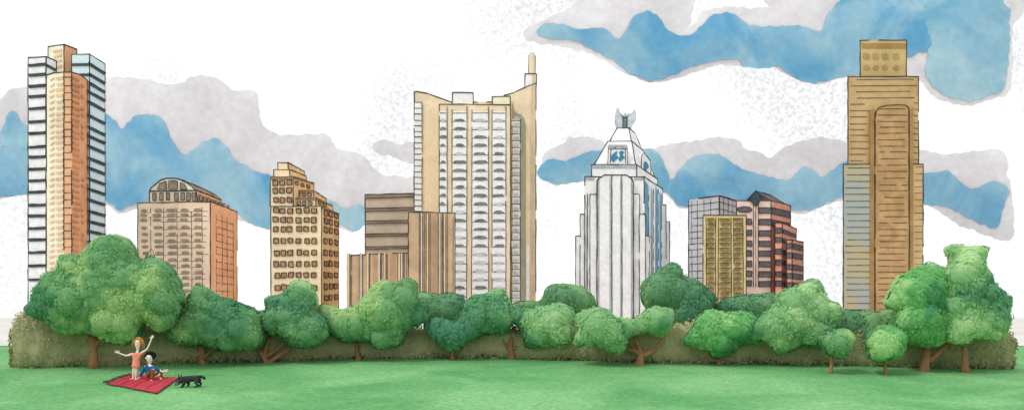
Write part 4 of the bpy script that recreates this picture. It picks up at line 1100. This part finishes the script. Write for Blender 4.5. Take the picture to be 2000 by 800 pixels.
def boy():
    d = gd(742); u = d/FPX
    P = lambda x, y, dy=0: W(x, y, d)+Vector((0, dy, 0))
    t = empty('person', G(292, 742), 'dark haired person in blue shirt and brown trousers, sitting on the red blanket', 'person')
    hc = P(292.5, 698, -.03); look = Vector((.25, -1, -.12))
    ch = [[('pelvis', P(288, 735.5), (.11, .095)), ('waist', P(289, 728), (.095, .075)), ('chest', P(291, 719), (.115, .08)), ('neckb', P(291.5, 711.5), (.05, .045)), ('neck', P(292, 708.5), .038), ('jaw', P(293, 704.5, -.03), (.075, .075)), ('head', hc, (.125, .13)), ('crown', P(293, 691), (.09, .09))],
          ['pelvis', ('k1', P(303, 720, -.16), .062), ('c1', P(303.5, 733, -.27), .048), ('a1', P(304, 743.5, -.36), .028), ('f1', P(308, 745.6, -.42), (.034, .024)), ('t1', P(312, 746.4, -.46), (.028, .016))],
          ['pelvis', ('k2', P(313, 721, .05), .062), ('c2', P(314, 733, -.04), .045), ('a2', P(316, 740.5, -.05), .028), ('f2', P(320, 741.5, -.09), (.034, .024)), ('t2', P(324, 742, -.12), (.028, .016))],
          ['chest', ('sl', P(284, 715.5), .05), ('el', P(277, 727, .03), .036), ('wl', P(270.5, 738, .0), .023)],
          ['chest', ('sr', P(298.5, 715), .05), ('er', P(310, 720.5, -.08), .036), ('wr', P(321, 725, -.12), .023)]]
    hand(ch, 'wl', P(270.5, 738), Vector((-.9, -.3, -.35)), Vector((.2, -1, .3)), 1.15, .1)
    hand(ch, 'wr', P(321, 725, -.12), Vector((1, -.1, .35)), Vector((.2, .2, -1)), 1.15)
    vs, fs = skinned(ch); m = MB(); m.add(vs, fs, 'skin'); face_parts(m, hc, .32, look)
    m.build('body', t, smooth=True)
    vs, fs = skinned([[('w', P(290, 732.5), (.13, .105)), ('m', P(290, 727), (.118, .092)), ('c', P(291, 718.5), (.135, .098)), ('n', P(291.5, 712.5), (.075, .06))],
                      ['c', ('s', P(284, 716), .068), ('e', P(277, 727, .03), .054), ('f', P(272, 735.5, .01), .042)], ['c', ('s2', P(298.5, 715.5), .068), ('e2', P(310, 720.5, -.08), .054), ('f2', P(316, 723, -.1), .042)]])
    m = MB(); m.add(vs, fs, 'shirt_blue'); m.build('shirt', t, smooth=True)
    vs, fs = skinned([[('p', P(288, 736), (.13, .105)), ('h1', P(295, 728.5, -.1), .075), ('k1', P(303, 720.5, -.16), .07), ('c1', P(303.5, 731, -.26), .064), ('b1', P(303.7, 740.5, -.34), .066)],
                      ['p', ('h2', P(301, 729, .04), .075), ('k2', P(313, 721.5, .05), .07), ('c2', P(314.5, 731, -.01), .062), ('b2', P(315.3, 738, -.047), .066)]])
    m = MB(); m.add(vs, fs, 'trouser_brown'); m.build('trousers', t, smooth=True)
    m = MB(); rnd = random.Random(4)
    ellip(m, hc+Vector((.01, .07, .05)), (.165, .14, .135), 'hair_black', amp=.1, fr=9)
    for i in range(46):
        a = rnd.uniform(0, 2*pi); e = rnd.uniform(.1, 1.4)
        v = Vector((cos(a)*cos(e), sin(a)*cos(e), sin(e)))
        if v.y < -.35 and v.z < .62: continue
        ellip(m, hc+Vector((.01, .04, .05))+Vector((v.x*.17, v.y*.15, v.z*.14)), rnd.uniform(.03, .048), 'hair_black', nu=7, nv=5)
    m.build('hair', t, smooth=True)

def dog():
    d = gd(755); P = lambda x, y, dy=0: W(x, y, d)+Vector((0, dy, 0))
    t = empty('dog', G(372, 756), 'black dog with pricked ears sniffing at the right corner of the red blanket', 'dog')
    ch = [[('chest', P(361, 740), (.13, .15)), ('belly', P(372, 738), (.105, .12)), ('rump', P(386, 737), (.12, .13)), ('tb', P(391, 733.5), .04), ('t1', P(397, 736, .02), .055), ('t2', P(401, 740, .04), .04)],
          ['chest', ('nk', P(356, 740, -.03), (.11, .12)), ('head', P(351.5, 743, -.05), (.11, .10)), ('mz', P(347, 748.5, -.07), (.06, .06)), ('ns', P(344, 751, -.08), (.034, .036))],
          ['chest', ('s1', P(361.5, 744, -.09), .065), ('e1', P(361, 749.5, -.1), .055), ('w1', P(358, 753.5, -.1), .042), ('p1', P(355, 756, -.12), (.034, .024))],
          ['chest', ('s2', P(364, 744, .09), .065), ('e2', P(367, 748.5, .09), .05), ('w2', P(366, 751.5, .09), .04), ('p2', P(363, 753.5, .08), (.034, .024))],
          ['rump', ('q1', P(386, 741.5, -.09), .072), ('g1', P(384, 746, -.1), .062), ('h1', P(388.5, 750, -.1), .042), ('m1', P(386, 754, -.1), .038), ('z1', P(380.5, 756, -.11), (.032, .022))],
          ['rump', ('q2', P(388, 741, .09), .07), ('g2', P(386.5, 745, .1), .058), ('h2', P(391, 748.5, .1), .04), ('m2', P(389.5, 751.5, .1), .036), ('z2', P(385, 753.3, .09), (.032, .022))]]
    vs, fs = skinned(ch); m = MB(); m.add(vs, fs, 'dog_black')
    ellip(m, P(343.3, 750.8, -.1), .022, 'ink', nu=8, nv=6)
    for s in (-1, 1):
        e = P(349, 742.5, -.06+s*.06); ellip(m, e, .014, 'dog_grey', nu=8, nv=6)
        b = P(352, 739.5, -.05+s*.055); tip = P(351 if s < 0 else 354, 728, -.05+s*.07)
        k = [b+Vector((-.04, 0, 0)), b+Vector((.045, 0, .0)), b+Vector((0, .035, 0)), tip]
        m.add(k, [(0, 1, 3), (1, 2, 3), (2, 0, 3), (0, 1, 2)], 'dog_black')
    for sx, yy, dy in ((347.5, 749, -.115), (349.5, 747, -.13)): ellip(m, P(sx, yy, dy), (.035, .012, .025), 'dog_grey', nu=8, nv=6)
    m.build('body', t, smooth=True)
girl(); boy(); dog()
